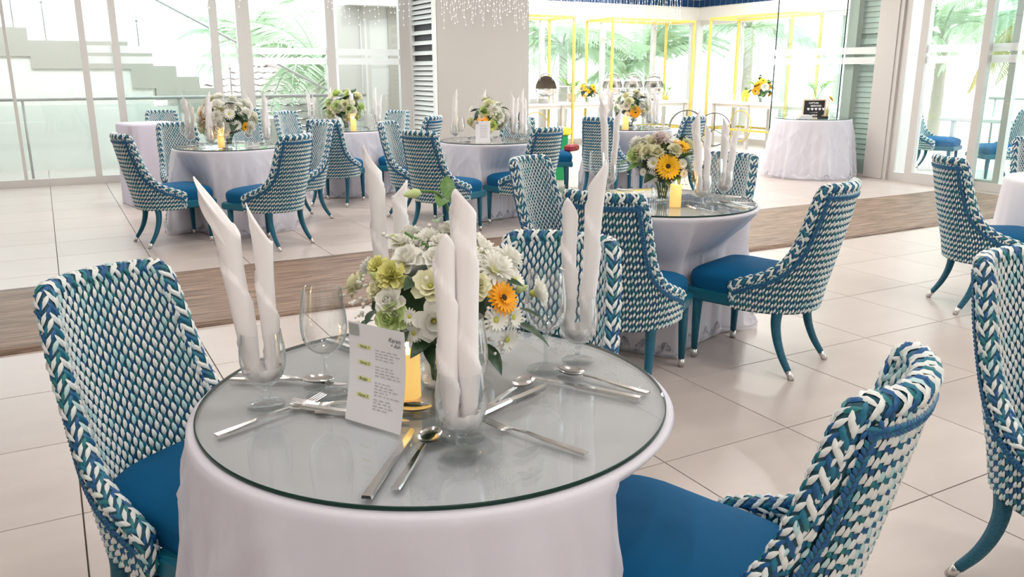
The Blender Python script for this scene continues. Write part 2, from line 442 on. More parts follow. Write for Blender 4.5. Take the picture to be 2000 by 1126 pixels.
# column with a louvred return on its left side
b = MB(); b.box((5.30, 11.89, 0), (6.90, 13.2, CEIL_Z), bev=0.01)
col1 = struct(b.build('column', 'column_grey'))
b = MB(); b.box((5.25, 11.895, 0), (6.905, 11.875, 0.09)); struct(b.build('baseboard_column', 'frame_white'))
def louvre(name, x, y0, y1, sgn, zs, open_zone, label_stiles=0.06):
    f = MB(); d = 0.05
    f.box((x - d, y0, 0.0), (x, y0 + label_stiles, CEIL_Z)); f.box((x - d, y1 - label_stiles, 0.0), (x, y1, CEIL_Z))
    f.box((x - d, y0 + label_stiles, 0.0), (x, y1 - label_stiles, 0.22)); f.box((x - d, y0 + label_stiles, CEIL_Z - 0.1), (x, y1 - label_stiles, CEIL_Z))
    r = struct(f.build(name, 'louvre_white'))
    k = MB(); k.box((x - 0.004, y0 + label_stiles, 0.22), (x + 0.012, y1 - label_stiles, CEIL_Z - 0.1)); k.build('shade_backing', 'louvre_dark' if sgn < 0 else 'louvre_shade', r)  # sheet whose tone puts the shade between the slats into colour
    if sgn > 0: zsl = 1.25; xsl = .45
    else: zsl = xsl = 1.0
    s1 = MB(); L = y1 - y0 - 2 * label_stiles
    s1.add([(-0.026, 0, -0.030), (-0.018, 0, -0.034), (0.024, 0, 0.026), (0.016, 0, 0.030),
            (-0.026, L, -0.030), (-0.018, L, -0.034), (0.024, L, 0.026), (0.016, L, 0.030)],
           [(0, 1, 2, 3), (7, 6, 5, 4), (0, 4, 5, 1), (1, 5, 6, 2), (2, 6, 7, 3), (3, 7, 4, 0)], 0, False)
    s1.v = [(x_ * xsl, y_, z_ * zsl) for (x_, y_, z_) in s1.v]
    me = s1.mesh('slat', 'louvre_white')
    z = 0.26; i = 0
    while z < CEIL_Z - 0.13:
        if open_zone[0] < z < open_zone[1] and i % 2: pass
        else: obj('slat', me, r, (x - 0.026, y0 + label_stiles, z))
        z += zs; i += 1
    return r
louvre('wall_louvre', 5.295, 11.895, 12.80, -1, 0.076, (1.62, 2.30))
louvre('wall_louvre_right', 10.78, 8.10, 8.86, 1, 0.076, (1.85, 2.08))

# glazed door leaf in front of the buffet bay, plane x = 10.5
XR = 10.5
r = window_v(XR, 8.14, 10.12, 0, CEIL_Z, 0, 0, 'pane_green', True, bottom=0.04, name='door')
e = MB(); e.box((XR - 0.008, 10.115, 0.04), (XR + 0.008, 10.127, CEIL_Z)); e.box((XR - 0.008, 8.775, 0.04), (XR + 0.008, 8.785, CEIL_Z)); e.build('edge_seal', 'black', r)
b = MB(); b.box((10.56, 8.62, 0), (10.66, 8.79, CEIL_Z)); struct(b.build('trim_1', 'frame_white'))
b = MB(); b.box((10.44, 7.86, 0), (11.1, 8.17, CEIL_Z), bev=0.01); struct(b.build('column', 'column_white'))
b = MB(); b.box((10.46, 7.80, 0), (10.56, 7.858, CEIL_Z)); b.box((10.50, 7.745, 0), (10.60, 7.80, CEIL_Z)); b.box((10.48, 7.69, 0), (10.56, 7.745, CEIL_Z)); struct(b.build('trim_2', 'frame_white'))
window_v(XR, 7.46, 7.69, 0, CEIL_Z, 0, 0, 'pane', False, bottom=0.12, name='door')
window_v(XR - 0.05, 6.50, 7.47, 0, CEIL_Z, 0.10, 0.11, 'pane', True, bottom=0.15, name='door', fm='frame_white')
window_v(XR + 0.05, 6.19, 6.52, 0, CEIL_Z, 0.085, 0, 'pane_green', True, bottom=0.15, name='door')
window_v(XR, 4.60, 6.50, 0, CEIL_Z, 0.1, 0, 'pane_green', True, bottom=0.12, name='door')
window_v(XR + 0.02, 2.2, 4.60, 0, CEIL_Z, 0.1, 0.1, 'pane', True, bottom=0.12, name='door')
window_v(XR + 0.02, -4.0, 2.2, 0, CEIL_Z, 0.1, 0.1, 'pane', True, bottom=0.12, name='door')
b = MB(); b.box((10.28, 4.6, 0.0), (10.62, 6.72, 0.012)); struct(b.build('trim_threshold', 'bark'))

# buffet bay: back wall y = 15, right wall x = 13.1
YBAY, XBAY = 15.0, 13.1
b = MB(); b.box((6.9, YBAY - 0.06, 2.60), (XBAY, YBAY + 0.2, 2.86)); struct(b.build('wall_bulkhead_back', 'wall_white'))
b = MB(); b.box((XBAY - 0.06, 10.2, 2.60), (XBAY + 0.2, YBAY, 2.86)); struct(b.build('wall_bulkhead_right', 'wall_white'))
b = MB(); b.box((6.9, YBAY - 0.03, 2.86), (XBAY, YBAY + 0.2, CEIL_Z)); tb = struct(b.build('wall_tiled_back', 'counter_white'))
tl = MB(); tl.box((0, -0.012, 0), (0.150, 0.0, 0.150), bev=0.004); tme = tl.mesh('tile', 'blue_tile')
for i in range(27):
    for j in range(2): obj('tile', tme, tb, (8.6 + i * 0.166, YBAY - 0.03, 2.885 + j * 0.166))
b = MB(); b.box((XBAY - 0.03, 10.2, 2.86), (XBAY + 0.2, YBAY - 0.03, CEIL_Z)); tb = struct(b.build('wall_tiled_right', 'counter_white'))
for i in range(28):
    for j in range(2):
        o = obj('tile', tme, tb, (XBAY - 0.03, YBAY - 0.06 - i * 0.166, 2.885 + j * 0.166)); o.rotation_euler = (0, 0, -PI / 2)
for (x0, x1) in ((6.9, 9.05), (9.05, 10.55), (10.55, 11.9), (11.9, 12.98)):
    window_u(YBAY, x0, x1, 0, 2.60, 0, 0.09, 'pane', False, bottom=0.12)
for (y0, y1) in ((13.6, 14.94), (12.3, 13.6), (11.0, 12.3), (10.22, 11.0)):
    window_v(XBAY, y0, y1, 0, 2.60, 0.09, 0, 'pane', False, bottom=0.12)
window_u(10.20, 10.58, XBAY, 0, CEIL_Z, 0, 0.09, 'pane', False, bottom=0.08)
b = MB(); b.box((12.96, 14.86, 0), (13.14, 15.04, 2.60)); struct(b.build('trim_3', 'frame_white'))

# ------------------------------------------------------------------ rug
def rug():
    n = 60; G = []; x0, x1, y0, y1 = -5.0, 10.25, 5.085, 6.66
    rnd = random.Random(3)
    for i in range(n + 1):
        x = x0 + (x1 - x0) * i / n; row = []
        for j in range(13):
            y = y0 + (y1 - y0) * j / 12
            row.append((x, y + 0.012 * math.sin(x * 1.7 + j * .2), 0.012 + 0.003 * math.sin(x * 5 + y * 3) * math.sin(y * 7 - x * 1.3)))
        row = [(row[0][0], row[0][1], 0.001)] + row + [(row[-1][0], row[-1][1], 0.001)]
        G.append(row)
    b = MB(); b.grid(G); o = b.build('runner_rug', 'rug')
    tag(o, 'long brown woven runner rug laid across the tiled floor to the glass doors', 'rug')
rug()

# ------------------------------------------------------------------ outdoors
b = MB(); b.box((-30, 15.31, -0.9), (40, 60, -0.8)); struct(b.build('ground', 'terrace'))
b = MB(); b.box((-6, 12.9, -0.25), (6.88, 15.30, -0.02)); b.box((13.41, -6, -0.25), (24, 15.3, -0.02)); struct(b.build('floor_terrace', 'terrace'))
b = MB(); b.box((10.64, -6, -0.011), (13.39, 10.12, -0.004)); struct(b.build('floor_terrace_right', 'terrace'))

def staircase():
    t = thing('outdoor_staircase', 'white masonry outdoor staircase climbing to the left beyond the glass wall', 'staircase')
    y0, y1 = 15.0, 16.6
    st = [(-6.0, -0.085, 2.148), (-0.085, 1.30, 1.965), (1.30, 1.647, 1.79), (1.647, 1.99, 1.592), (1.99, 2.335, 1.417), (2.335, 2.68, 1.235), (2.68, 3.02, 1.06), (3.02, 3.36, 0.88), (3.36, 3.70, 0.70)]
    for k, (a, c, z) in enumerate(st):
        b = MB(); zb = z - 0.42 if k < 2 else z - 0.55
        b.box((a, y0, zb), (c, y1, z)); b.build('landing' if k < 2 else 'step', 'stucco', t)
    b = MB(); b.box((-6, y0 + 0.03, -0.9), (1.6, y0 + 0.2, 1.75)); b.box((1.6, y0 + 0.03, -0.9), (3.0, y0 + 0.2, 0.95)); b.build('side_wall', 'counter_white', t)
    h = MB(); h.tube([(-6, y0 + .1, 3.1), (0.9, y0 + .1, 3.1), (4.61, y0 + .1, 1.14)], 0.022, 8); h.build('handrail', 'rail_steel', t)
    for (x, z0, z1) in ((-0.25, 2.148, 3.1), (0.16, 1.965, 3.1), (1.47, 1.79, 2.80), (2.86, 1.06, 2.07)):
        p = MB(); p.tube([(x, y0 + .1, z0 - .05), (x, y0 + .1, z1)], 0.012, 6); p.ball((x, y0 + .1, (z0 + z1) / 2), 0.028); p.build('baluster', 'rail_steel', t)
    for k, (a, c) in enumerate(((-0.5, 1.45), (1.5, 2.85))):
        p = MB(); p.box((a + .02, y0 + .095, 2.25 - k * .9), (c - .02, y0 + .105, 2.95 - k * 0.75)); p.build('glass_panel', 'pane', t)
staircase()
def balustrade(name, label, pts, posts, z):
    t = thing(name, label, 'railing')
    r = MB(); r.tube([(x, y, z) for x, y in pts], 0.024, 8); r.build('top_rail', 'rail_steel', t)
    pm = MB(); pm.tube([(0, 0, -0.02), (0, 0, z)], 0.018, 6); me = pm.mesh('post', 'rail_steel')
    for x, y in posts: obj('post', me, t, (x, y, 0))
    (ax, ay), (bx, by) = pts[0], pts[-1]
    g = MB(); g.box((min(ax, bx) - .004, min(ay, by) - .004, 0.06), (max(ax, bx) + .004, max(ay, by) + .004, z - 0.08)); g.build('glass_panel', 'pane', t)
balustrade('balustrade', 'steel handrail with glass infill just outside the left glass wall', [(-6, 13.05), (4.55, 13.05)], [(-2.6, 13.05), (-0.24, 13.05), (1.72, 13.05), (3.62, 13.05)], 1.14)
balustrade('balustrade', 'steel handrail with glass infill outside the right-hand doors', [(13.0, -4.0), (13.0, 8.0)], [(13.0, 7.9), (13.0, 6.2), (13.0, 4.5), (13.0, 2.5)], 1.10)

def annex():
    t = thing('outbuilding', 'plain white outbuilding with flat roof beside the louvred panel', 'building', (4.58, 14.5, 0))
    b = MB(); b.box((0, 0, -0.9), (2.3, 0.7, 2.60)); b.build('wall', 'stucco_light', t)
    b = MB(); b.box((0.15, -0.25, 2.60), (2.3, 0.7, 2.85)); b.build('roof_slab', 'wall_white', t)
    b = MB(); b.box((0.93, -0.03, -0.9), (1.35, 0.0, 2.6)); b.build('pilaster', 'stucco', t)
    b = MB(); b.tube([(0.42, -0.03, -0.9), (0.42, -0.03, 2.6)], 0.016, 8); b.build('downpipe', 'frame_white', t)
annex()
def tiled_roof():
    ax, ay, az = 4.9, 23.0, 1.75; R = 6.2; zb = -0.62
    t = thing('tiled_roof', 'sunlit pale pink tiled hip roof seen through the glass wall', 'roof', (ax, ay, 0))
    def P(u, k, side):      # k 0 apex .. 1 eave ; u -1..1 across
        z = az + (zb - az) * k; q = R * k
        return (u * q, -q, z) if side == 0 else (q, u * q, z)
    for side in (0, 1):
        for i in range(16):
            b = MB(); k0, k1 = i / 16, (i + 1) / 16 + 0.012
            n = max(2, int(3 + 34 * k0)); V = []; Fc = []
            for kk, dz in ((k0, 0.02), (k1, 0.055)):
                for j in range(n * 2 + 1):
                    p = P(-1 + 2 * j / (n * 2), kk, side); V.append((p[0], p[1], p[2] + dz + (0.035 if j % 2 else 0)))
            m = n * 2 + 1
            for j in range(m - 1): Fc.append((m + j, m + j + 1, j + 1, j))
            b.add(V, Fc); b.build('tile_course', 'roof_tile', t)
    b = MB(); b.tube([(0, 0, az + .05), (R, -R, zb + .08)], 0.09, 8); b.build('hip_ridge', 'roof_tile', t)
    b = MB(); b.ball((0, 0, az + .02), 0.14, 8, 6); b.build('apex_cap', 'roof_tile', t)
tiled_roof()

def frond_mesh(L, seed, mats):
    rnd = random.Random(seed); b = MB(); n = 26; P = []
    for i in range(n + 1):
        s = i / n; P.append(Vector((L * (s - 0.10 * s * s), 0, L * (0.42 * s - 0.72 * s * s))))
    b.tube(P, [0.028 * (1 - .85 * i / n) + .004 for i in range(n + 1)], 5)
    for i in range(3, n + 1):
        for sg in (-1, 1):
            for h in (0, 0.5):
                if i + h > n: continue
                p = P[i].lerp(P[min(i + 1, n)], h); s = (i + h) / n
                l = L * 0.34 * math.sin(PI * min(1, s * 0.82 + 0.16)) * rnd.uniform(.8, 1.1)
                d = Vector((0.55, sg * 0.85, -0.30 - 0.25 * rnd.random())).normalized(); wv = Vector((0.8, -sg * 0.4, 0.2)).normalized() * 0.022 * L / 2
                mid = p + d * l * .5 + Vector((0, 0, 0.02 * L)); tip = p + d * l + Vector((0, 0, -0.10 * l))
                b.add([p - wv * .5, p + wv * .5, mid + wv, tip, mid - wv], [(0, 1, 2, 4), (4, 2, 3)], 0)
    return b.mesh('frond', mats)
FR = [frond_mesh(2.4, k, 'palm') for k in range(3)] + [frond_mesh(2.2, 9, 'palm_dry')]
def palm(x, y, h, n, label, seed, dry=0, z0=-0.8, sc=1.0):
    rnd = random.Random(seed); t = thing('palm_tree', label, 'palm tree', (x, y, z0), 0, 'palm trees outside the windows')
    b = MB(); H = h - z0; P = [(0.10 * math.sin(2.2 * i / 12), 0.05 * i / 12, H * i / 12) for i in range(13)]
    b.tube(P, [0.15 - .05 * i / 12 + (0.012 if i % 2 else 0) for i in range(13)], 10); b.build('trunk', 'bark', t)
    for k in range(n):
        o = obj('frond', FR[3] if k < dry else FR[k % 3], t, (P[-1][0], P[-1][1], H - .05))
        e = rnd.uniform(0.35, 0.75) if k < dry else rnd.uniform(-1.0, 0.35)
        o.rotation_euler = (rnd.uniform(-.3, .3), e, 2 * PI * k / n + rnd.uniform(-.2, .2)); o.scale = [rnd.uniform(.85, 1.1) * sc] * 3
palm(5.5, 26.5, 2.3, 16, 'palm tree with drooping pale fronds behind the tiled roof', 1)
palm(5.35, 18.6, 1.75, 15, 'lower palm tree just right of the roof apex, half behind the railing', 2)
palm(12.0, 19.0, 2.2, 16, 'palm tree behind the left half of the buffet windows', 3)
palm(14.2, 18.2, 1.8, 16, 'palm tree behind the middle of the buffet windows', 4)
palm(16.0, 16.4, 2.6, 15, 'palm tree behind the right side window of the buffet bay', 5)
palm(17.5, 12.0, 2.3, 15, 'palm tree seen through the glass door leaf by the sign table', 6)
palm(16.4, 9.2, 2.7, 16, 'palm tree with dry yellow fronds beyond the terrace doors', 7, dry=5)
palm(17.8, 6.6, 1.7, 16, 'leafy palm tree beyond the terrace at the right edge', 8)

# ------------------------------------------------------------------ icicle string lights
def icicle(label, x0, y0, x1, y1, n, zlo, zhi, seed):
    rnd = random.Random(seed); L = math.hypot(x1 - x0, y1 - y0)
    t = thing('icicle_lights', label, 'string lights', (x0, y0, 0), math.atan2(y1 - y0, x1 - x0))
    b = MB(); b.tube([(0, 0, 3.25), (L, 0, 3.25)], 0.004, 4); b.build('header_wire', 'wire', t)
    for i in range(n):
        x = (i + rnd.uniform(.2, .8)) * L / n; z1 = rnd.uniform(zlo, zhi); b = MB(); P = []; k = 10
        for q in range(k + 1): P.append((x + rnd.uniform(-.012, .012), rnd.uniform(-.012, .012), 3.25 + (z1 - 3.25) * q / k))
        b.tube(P, 0.0022, 3, 0, False)
        for q in range(1, k + 1): b.ball((P[q][0], P[q][1] - .004, P[q][2] - .005), 0.0075, 5, 3, 1)
        b.build('strand', ['wire', 'led'], t)
icicle('icicle string lights hanging over the stairs window at far left', 0.35, 12.62, 2.75, 12.62, 26, 2.33, 2.62, 1)
icicle('icicle string lights hanging before the palm window left of the column', 2.8, 12.62, 5.2, 12.62, 30, 2.18, 2.55, 2)
icicle('icicle string lights hanging against the grey column', 5.32, 11.78, 6.88, 11.78, 44, 2.12, 2.5, 3)
icicle('icicle string lights hanging across the opening of the buffet bay', 7.0, 12.4, 10.4, 12.4, 60, 2.2, 2.5, 4)

# ------------------------------------------------------------------ woven dining chair
def catmull(pts, per=10):
    out = []; P = [np.array(p, float) for p in pts]; P = [2 * P[0] - P[1]] + P + [2 * P[-1] - P[-2]]
    for i in range(1, len(P) - 2):
        for k in range(per):
            t = k / per
            out.append(0.5 * ((2 * P[i]) + (-P[i - 1] + P[i + 1]) * t + (2 * P[i - 1] - 5 * P[i] + 4 * P[i + 1] - P[i + 2]) * t * t + (-P[i - 1] + 3 * P[i] - 3 * P[i + 1] + P[i + 2]) * t ** 3))
    out.append(P[-2]); return np.array(out)
_c = catmull([(0, -.285), (.07, -.280), (.14, -.262), (.195, -.230), (.232, -.180), (.252, -.115), (.262, -.035), (.266, .055)], 14)
_s = np.concatenate([[0], np.cumsum(np.hypot(*np.diff(_c, axis=0).T))])
A_MAX = float(_s[-1])
_c0 = catmull([(0, -.290), (.07, -.281), (.135, -.253), (.188, -.208), (.225, -.150), (.248, -.085), (.261, -.015), (.267, .055)], 14)
_s0 = np.concatenate([[0], np.cumsum(np.hypot(*np.diff(_c0, axis=0).T))]); _s0 = _s0 * (A_MAX / _s0[-1])
def base_xy(a, k=1.0):
    s = -1 if a < 0 else 1; q = abs(a); k = min(1.0, max(0.0, k * 1.6))
    x = np.interp(q, _s, _c[:, 0]) * k + np.interp(q, _s0, _c0[:, 0]) * (1 - k); y = np.interp(q, _s, _c[:, 1]) * k + np.interp(q, _s0, _c0[:, 1]) * (1 - k)
    if q > A_MAX: y += q - A_MAX
    return s * x, y
_ha = np.array([0, .218, .234, .243, .2475, .255, .264, .282, .315, .365, .44, A_MAX])
_hz = np.array([.975, .975, .958, .915, .84, .72, .655, .605, .560, .522, .492, .460])
def h_top(a): return float(np.interp(abs(a), _ha, _hz))
Z_BOT = 0.325
def shell(a, z):
    k = (z - 0.45) / 0.55; x, y = base_xy(a, k)
    if k > 0: x *= 1 - 0.155 * k; y -= 0.125 * k + 0.02 * k * (1 - k)
    else: x *= 1 + 0.30 * k; y = y * (1 + 0.35 * k)
    return np.array((x, y, z))
def shell_n(a, z):
    e = 1e-3; ta = shell(a + e, z) - shell(a - e, z); tz = shell(a, z + e) - shell(a, z - e)
    n = np.cross(ta, tz); n /= np.linalg.norm(n); return n, ta / np.linalg.norm(ta), tz / np.linalg.norm(tz)

def leaf_strand(b, c, u, wv, n, L, W, H, mi, bend=0.0):
    """a leaf-shaped raffia strand: u long axis, wv across, n outwards"""
    c, u, wv, n = map(np.asarray, (c, u, wv, n))
    V = [c + u * L * .5 - n * (H * .25 + bend), c + wv * W * .42 + u * L * .12, c - wv * W * .42 + u * L * .12, c + wv * W * .5 - u * L * .14, c - wv * W * .5 - u * L * .14,
         c - u * L * .5 - n * (H * .35 + bend), c + u * L * .16 + n * H, c - u * L * .20 + n * H * 1.05]
    b.add(V, [(0, 2, 6), (0, 6, 1), (2, 4, 7, 6), (1, 6, 7, 3), (4, 5, 7), (3, 7, 5)], mi)

SM = ['strand_base', 'strand_white', 'strand_aqua', 'strand_teal', 'strand_blue', 'strand_green']
def make_chair_meshes():
    rnd = random.Random(11); R = {}
    # dark underlay
    b = MB(); nz = 12
    half = list(np.linspace(0, .215, 10)) + list(np.linspace(.225, .29, 16)) + list(np.linspace(.31, A_MAX, 9))
    acols = [-a for a in half[:0:-1]] + half
    for sg in (-1, 1):
        G = []
        for a in acols:
            row = []
            for j in range(nz + 1):
                z = Z_BOT + (h_top(a) - 0.008 - Z_BOT) * j / nz; n, _, _ = shell_n(a, z); row.append(shell(a, z) + n * sg * 0.017)
            G.append(row)
        b.grid(G if sg < 0 else G[::-1])
    G = []
    for a in acols:
        n, _, _ = shell_n(a, Z_BOT); G.append([shell(a, Z_BOT) - n * .018, shell(a, Z_BOT) + n * .018])
    b.grid(G)
    R['shell'] = b.mesh('back_shell', SM)
    # woven strands inside and outside
    b = MB()
    for sg, da, dz in ((-1, 0.0168, 0.0375), (1, 0.0158, 0.0350)):
        nc = int(A_MAX / da)
        for i in range(-nc, nc + 1):
            a = i * da; z = Z_BOT + 0.012 + ((0.5 if sg < 0 else 0.22) * dz if i % 2 else 0) + (0 if sg > 0 else 0.005)
            while z < h_top(a) - 0.022:
                n, ta, tz = shell_n(a, z); nn = n * sg; lean = rnd.uniform(-.10, .10) + (0 if sg < 0 else .30)
                u = tz + ta * lean; c = shell(a, z) + nn * 0.0185
                wsc = 1 - 0.155 * max(0, (z - .45) / .55)
                mi = 1 if rnd.random() < 0.78 else 2
                m2 = rnd.choice((3, 3, 3, 4, 4, 5))
                if sg < 0:
                    leaf_strand(b, c + nn * .0020, u, ta, nn, dz * 0.96, da * 0.86 * wsc, 0.0060, mi)
                    leaf_strand(b, shell(a, z + dz * .5) + nn * 0.0155 + ta * da * .12, u + ta * .18, ta, nn, dz * 0.90, da * 0.80 * wsc, 0.0062, m2)
                else:
                    leaf_strand(b, c + nn * .0015, u, ta, nn, dz * 0.80, da * 0.80 * wsc, 0.0062, mi)
                    leaf_strand(b, shell(a, z + dz * .5) + nn * 0.0178, u - ta * .5, ta, nn, dz * 0.72, da * 0.78 * wsc, 0.0062, m2)
                z += dz
    R['weave'] = b.mesh('woven_strands', SM)
    # rolled edge: follows the front of one arm up over the back and down the other arm
    path = []; zf = np.linspace(Z_BOT + .02, h_top(A_MAX) - .02, 7)
    dense = []
    for z in zf: dense.append((A_MAX, z))
    for a in np.linspace(A_MAX, -A_MAX, 161): dense.append((a, h_top(a)))
    for z in zf[::-1]: dense.append((-A_MAX, z))
    P = np.array([shell(a, z) for a, z in dense])
    d = np.concatenate([[0], np.cumsum(np.linalg.norm(np.diff(P, axis=0), axis=1))])
    tot = d[-1]; step = 0.0140; K = int(tot / step)
    aa = np.interp(np.linspace(0, tot, K + 1), d, [q[0] for q in dense]); zz = np.interp(np.linspace(0, tot, K + 1), d, [q[1] for q in dense])
    for _ in range(2):   # soften corners
        aa[1:-1] = (aa[:-2] + 2 * aa[1:-1] + aa[2:]) / 4; zz[1:-1] = (zz[:-2] + 2 * zz[1:-1] + zz[2:]) / 4
    PP = [shell(a, z) for a, z in zip(aa, zz)]
    b = MB(); r0 = 0.0265; rings = []; frames = []
    for k in range(K + 1):
        T = np.array(PP[min(k + 1, K)]) - np.array(PP[max(k - 1, 0)]); T /= np.linalg.norm(T)
        n, _, _ = shell_n(aa[k], zz[k]); B = np.cross(T, n); B /= np.linalg.norm(B); n = np.cross(B, T)
        c = PP[k] - B * 0.012
        frames.append((c, T, n, B)); rings.append([c + r0 * .8 * (B * math.cos(q) + n * math.sin(q)) for q in np.linspace(-2.2, 2.2, 9)])
    ul = MB(); ul.grid(rings, 0)
    for V in (rings[0], rings[-1]): ul.add(V, [tuple(range(9))], 0)
    for k in range(1, K):
        c, T, n, B = frames[k]
        along = 1 - min(1, abs(T[0]) * 1.3) ** 2      # sides: strands run along the edge; top: they wrap over it
        for j, q in enumerate((-2.3, -1.72, -1.15, -0.57, 0.0, 0.57, 1.15, 1.72, 2.3)):
            if (k + j) % 2: continue
            nn = B * math.cos(q) + n * math.sin(q); circ = -B * math.sin(q) + n * math.cos(q)
            sgn = 1 if (j // 2) % 2 else -1
            u = circ * (0.88 - .45 * along) + T * (0.42 + .48 * along) * sgn * (1 if along < .5 or sgn > 0 else 1); u /= np.linalg.norm(u); wv = np.cross(nn, u)
            if ((k + 1) // 2 + j) % 2 == 0: mi = 1 if rnd.random() < .88 else 2
            else: mi = rnd.choice((3, 4, 4, 3, 5))
            off = 0.0012 if mi <= 2 else -0.0008
            leaf_strand(ul, c + nn * (r0 * .83 + off), u, wv, nn, 0.044, 0.0120, 0.0054, mi, 0.0085 * abs(float(np.dot(u, circ))) ** 2)
    for (c, T, n, B) in (frames[0], frames[-1]):       # knots closing the arm fronts
        for q in range(6):
            pass
    R['roll'] = ul.mesh('edge_roll', SM)
    # blue plaited trim on the outside, set in from the edge
    b = MB(); tr = []
    for a in np.linspace(A_MAX * .995, -A_MAX * .995, 4000):
        e = 6e-3; sl = (h_top(a + e) - h_top(a - e)) / (2 * e); L = math.hypot(1, sl); off = 0.050
        a2, z2 = a + off * sl / L, h_top(a) - off / L
        if abs(a2) > A_MAX - .004: continue
        tr.append((a2, z2))
    tr2 = [tr[0]]
    for q in tr[1:]:
        if math.hypot(q[0] - tr2[-1][0], q[1] - tr2[-1][1]) > 0.010: tr2.append(q)
    Pt = [shell(a, z) + shell_n(a, z)[0] * 0.0235 for a, z in tr2]
    b.tube(Pt, 0.0055, 5, 0)
    for k, (a, z) in enumerate(tr2):
        n, ta, tz = shell_n(a, z); T = Pt[min(k + 1, len(Pt) - 1)] - Pt[max(k - 1, 0)]; T /= np.linalg.norm(T); sd = np.cross(n, T)
        for sg in (-1, 1):
            u = T * .80 - sd * sg * .60; leaf_strand(b, Pt[k] + sd * sg * 0.0050 + n * 0.003, u, np.cross(n, u), n, 0.024, 0.0105, 0.0045, 4 if (k + (sg > 0)) % 3 else 3)
    R['trim'] = b.mesh('plaited_trim', SM)
    # seat cushion
    b = MB(); G = []; N = 40
    prof = [(0.0, 1.0), (0.35, .99), (0.62, .95), (0.82, .83), (0.93, .63), (0.985, .40), (1.0, .12), (0.995, -.45), (0.97, -1.0)]
    for s, zz_ in prof:
        row = []
        for k in range(N):
            q = 2 * PI * k / N; cx, sy = math.cos(q), math.sin(q); e = 0.30 if sy >= 0 else 0.62
            ux = math.copysign(abs(cx) ** e, cx); uy = math.copysign(abs(sy) ** e, sy)
            hy = 0.29; wx = 0.245 if uy > 0 else 0.225
            row.append((ux * wx * s, 0.045 + uy * hy * s, 0.448 + 0.058 * zz_ + (0.022 * (1 - s * s))))
        G.append(row)
    b.grid(G[::-1], closed=True); R['cushion'] = b.mesh('seat_cushion', 'cushion')
    # wrapped seat rail
    b = MB(); b.box((-.247, .285, .325), (.247, .337, .392), bev=.012); b.box((-.250, .03, .325), (-.205, .295, .392), bev=.012); b.box((.205, .03, .325), (.250, .295, .392), bev=.012)
    R['rail'] = b.mesh('seat_rail', 'cord_rail')
    # legs with metal ferrules
    fl = MB(); P = [(0, 0, .335), (0, .004, .20), (0, .006, .045)]; fl.tube(P, [.026, .0225, .0165], 10); R['leg_f'] = fl.mesh('leg', 'cord')
    ff = MB(); ff.tube([(0, .006, .047), (0, .007, .0)], [.0170, .0150], 10); R['fer_f'] = ff.mesh('ferrule', 'ferrule')
    rl = MB(); P = [(0, .055, .345), (0, .060, .27), (0, .045, .19), (0, .012, .11), (0, -.034, .038)]
    C = catmull(P, 4); rl.tube([tuple(q) for q in C], list(np.linspace(.028, .0165, len(C))), 10); R['leg_r'] = rl.mesh('leg', 'cord')
    fr = MB(); fr.tube([(0, -.033, .041), (0, -.058, .0)], [.0172, .0150], 10); R['fer_r'] = fr.mesh('ferrule', 'ferrule')
    return R
CH = make_chair_meshes()
def make_chair(label):
    t = thing('dining_chair', label, 'chair', (0, 0, 0), 0, 'woven blue and white dining chairs')
    obj('back_shell', CH['shell'], t); stuff(obj('woven_strands', CH['weave'], t)); stuff(obj('edge_roll', CH['roll'], t))
    obj('plaited_trim', CH['trim'], t); obj('seat_cushion', CH['cushion'], t); obj('seat_rail', CH['rail'], t)
    for sx in (-1, 1):
        l = obj('leg', CH['leg_f'], t, (sx * .222, .262, 0)); obj('ferrule', CH['fer_f'], l)
        l = obj('leg', CH['leg_r'], t, (sx * .200, -.225, 0)); obj('ferrule', CH['fer_r'], l)
        l.rotation_euler = (0, 0, sx * math.radians(10))
    return t
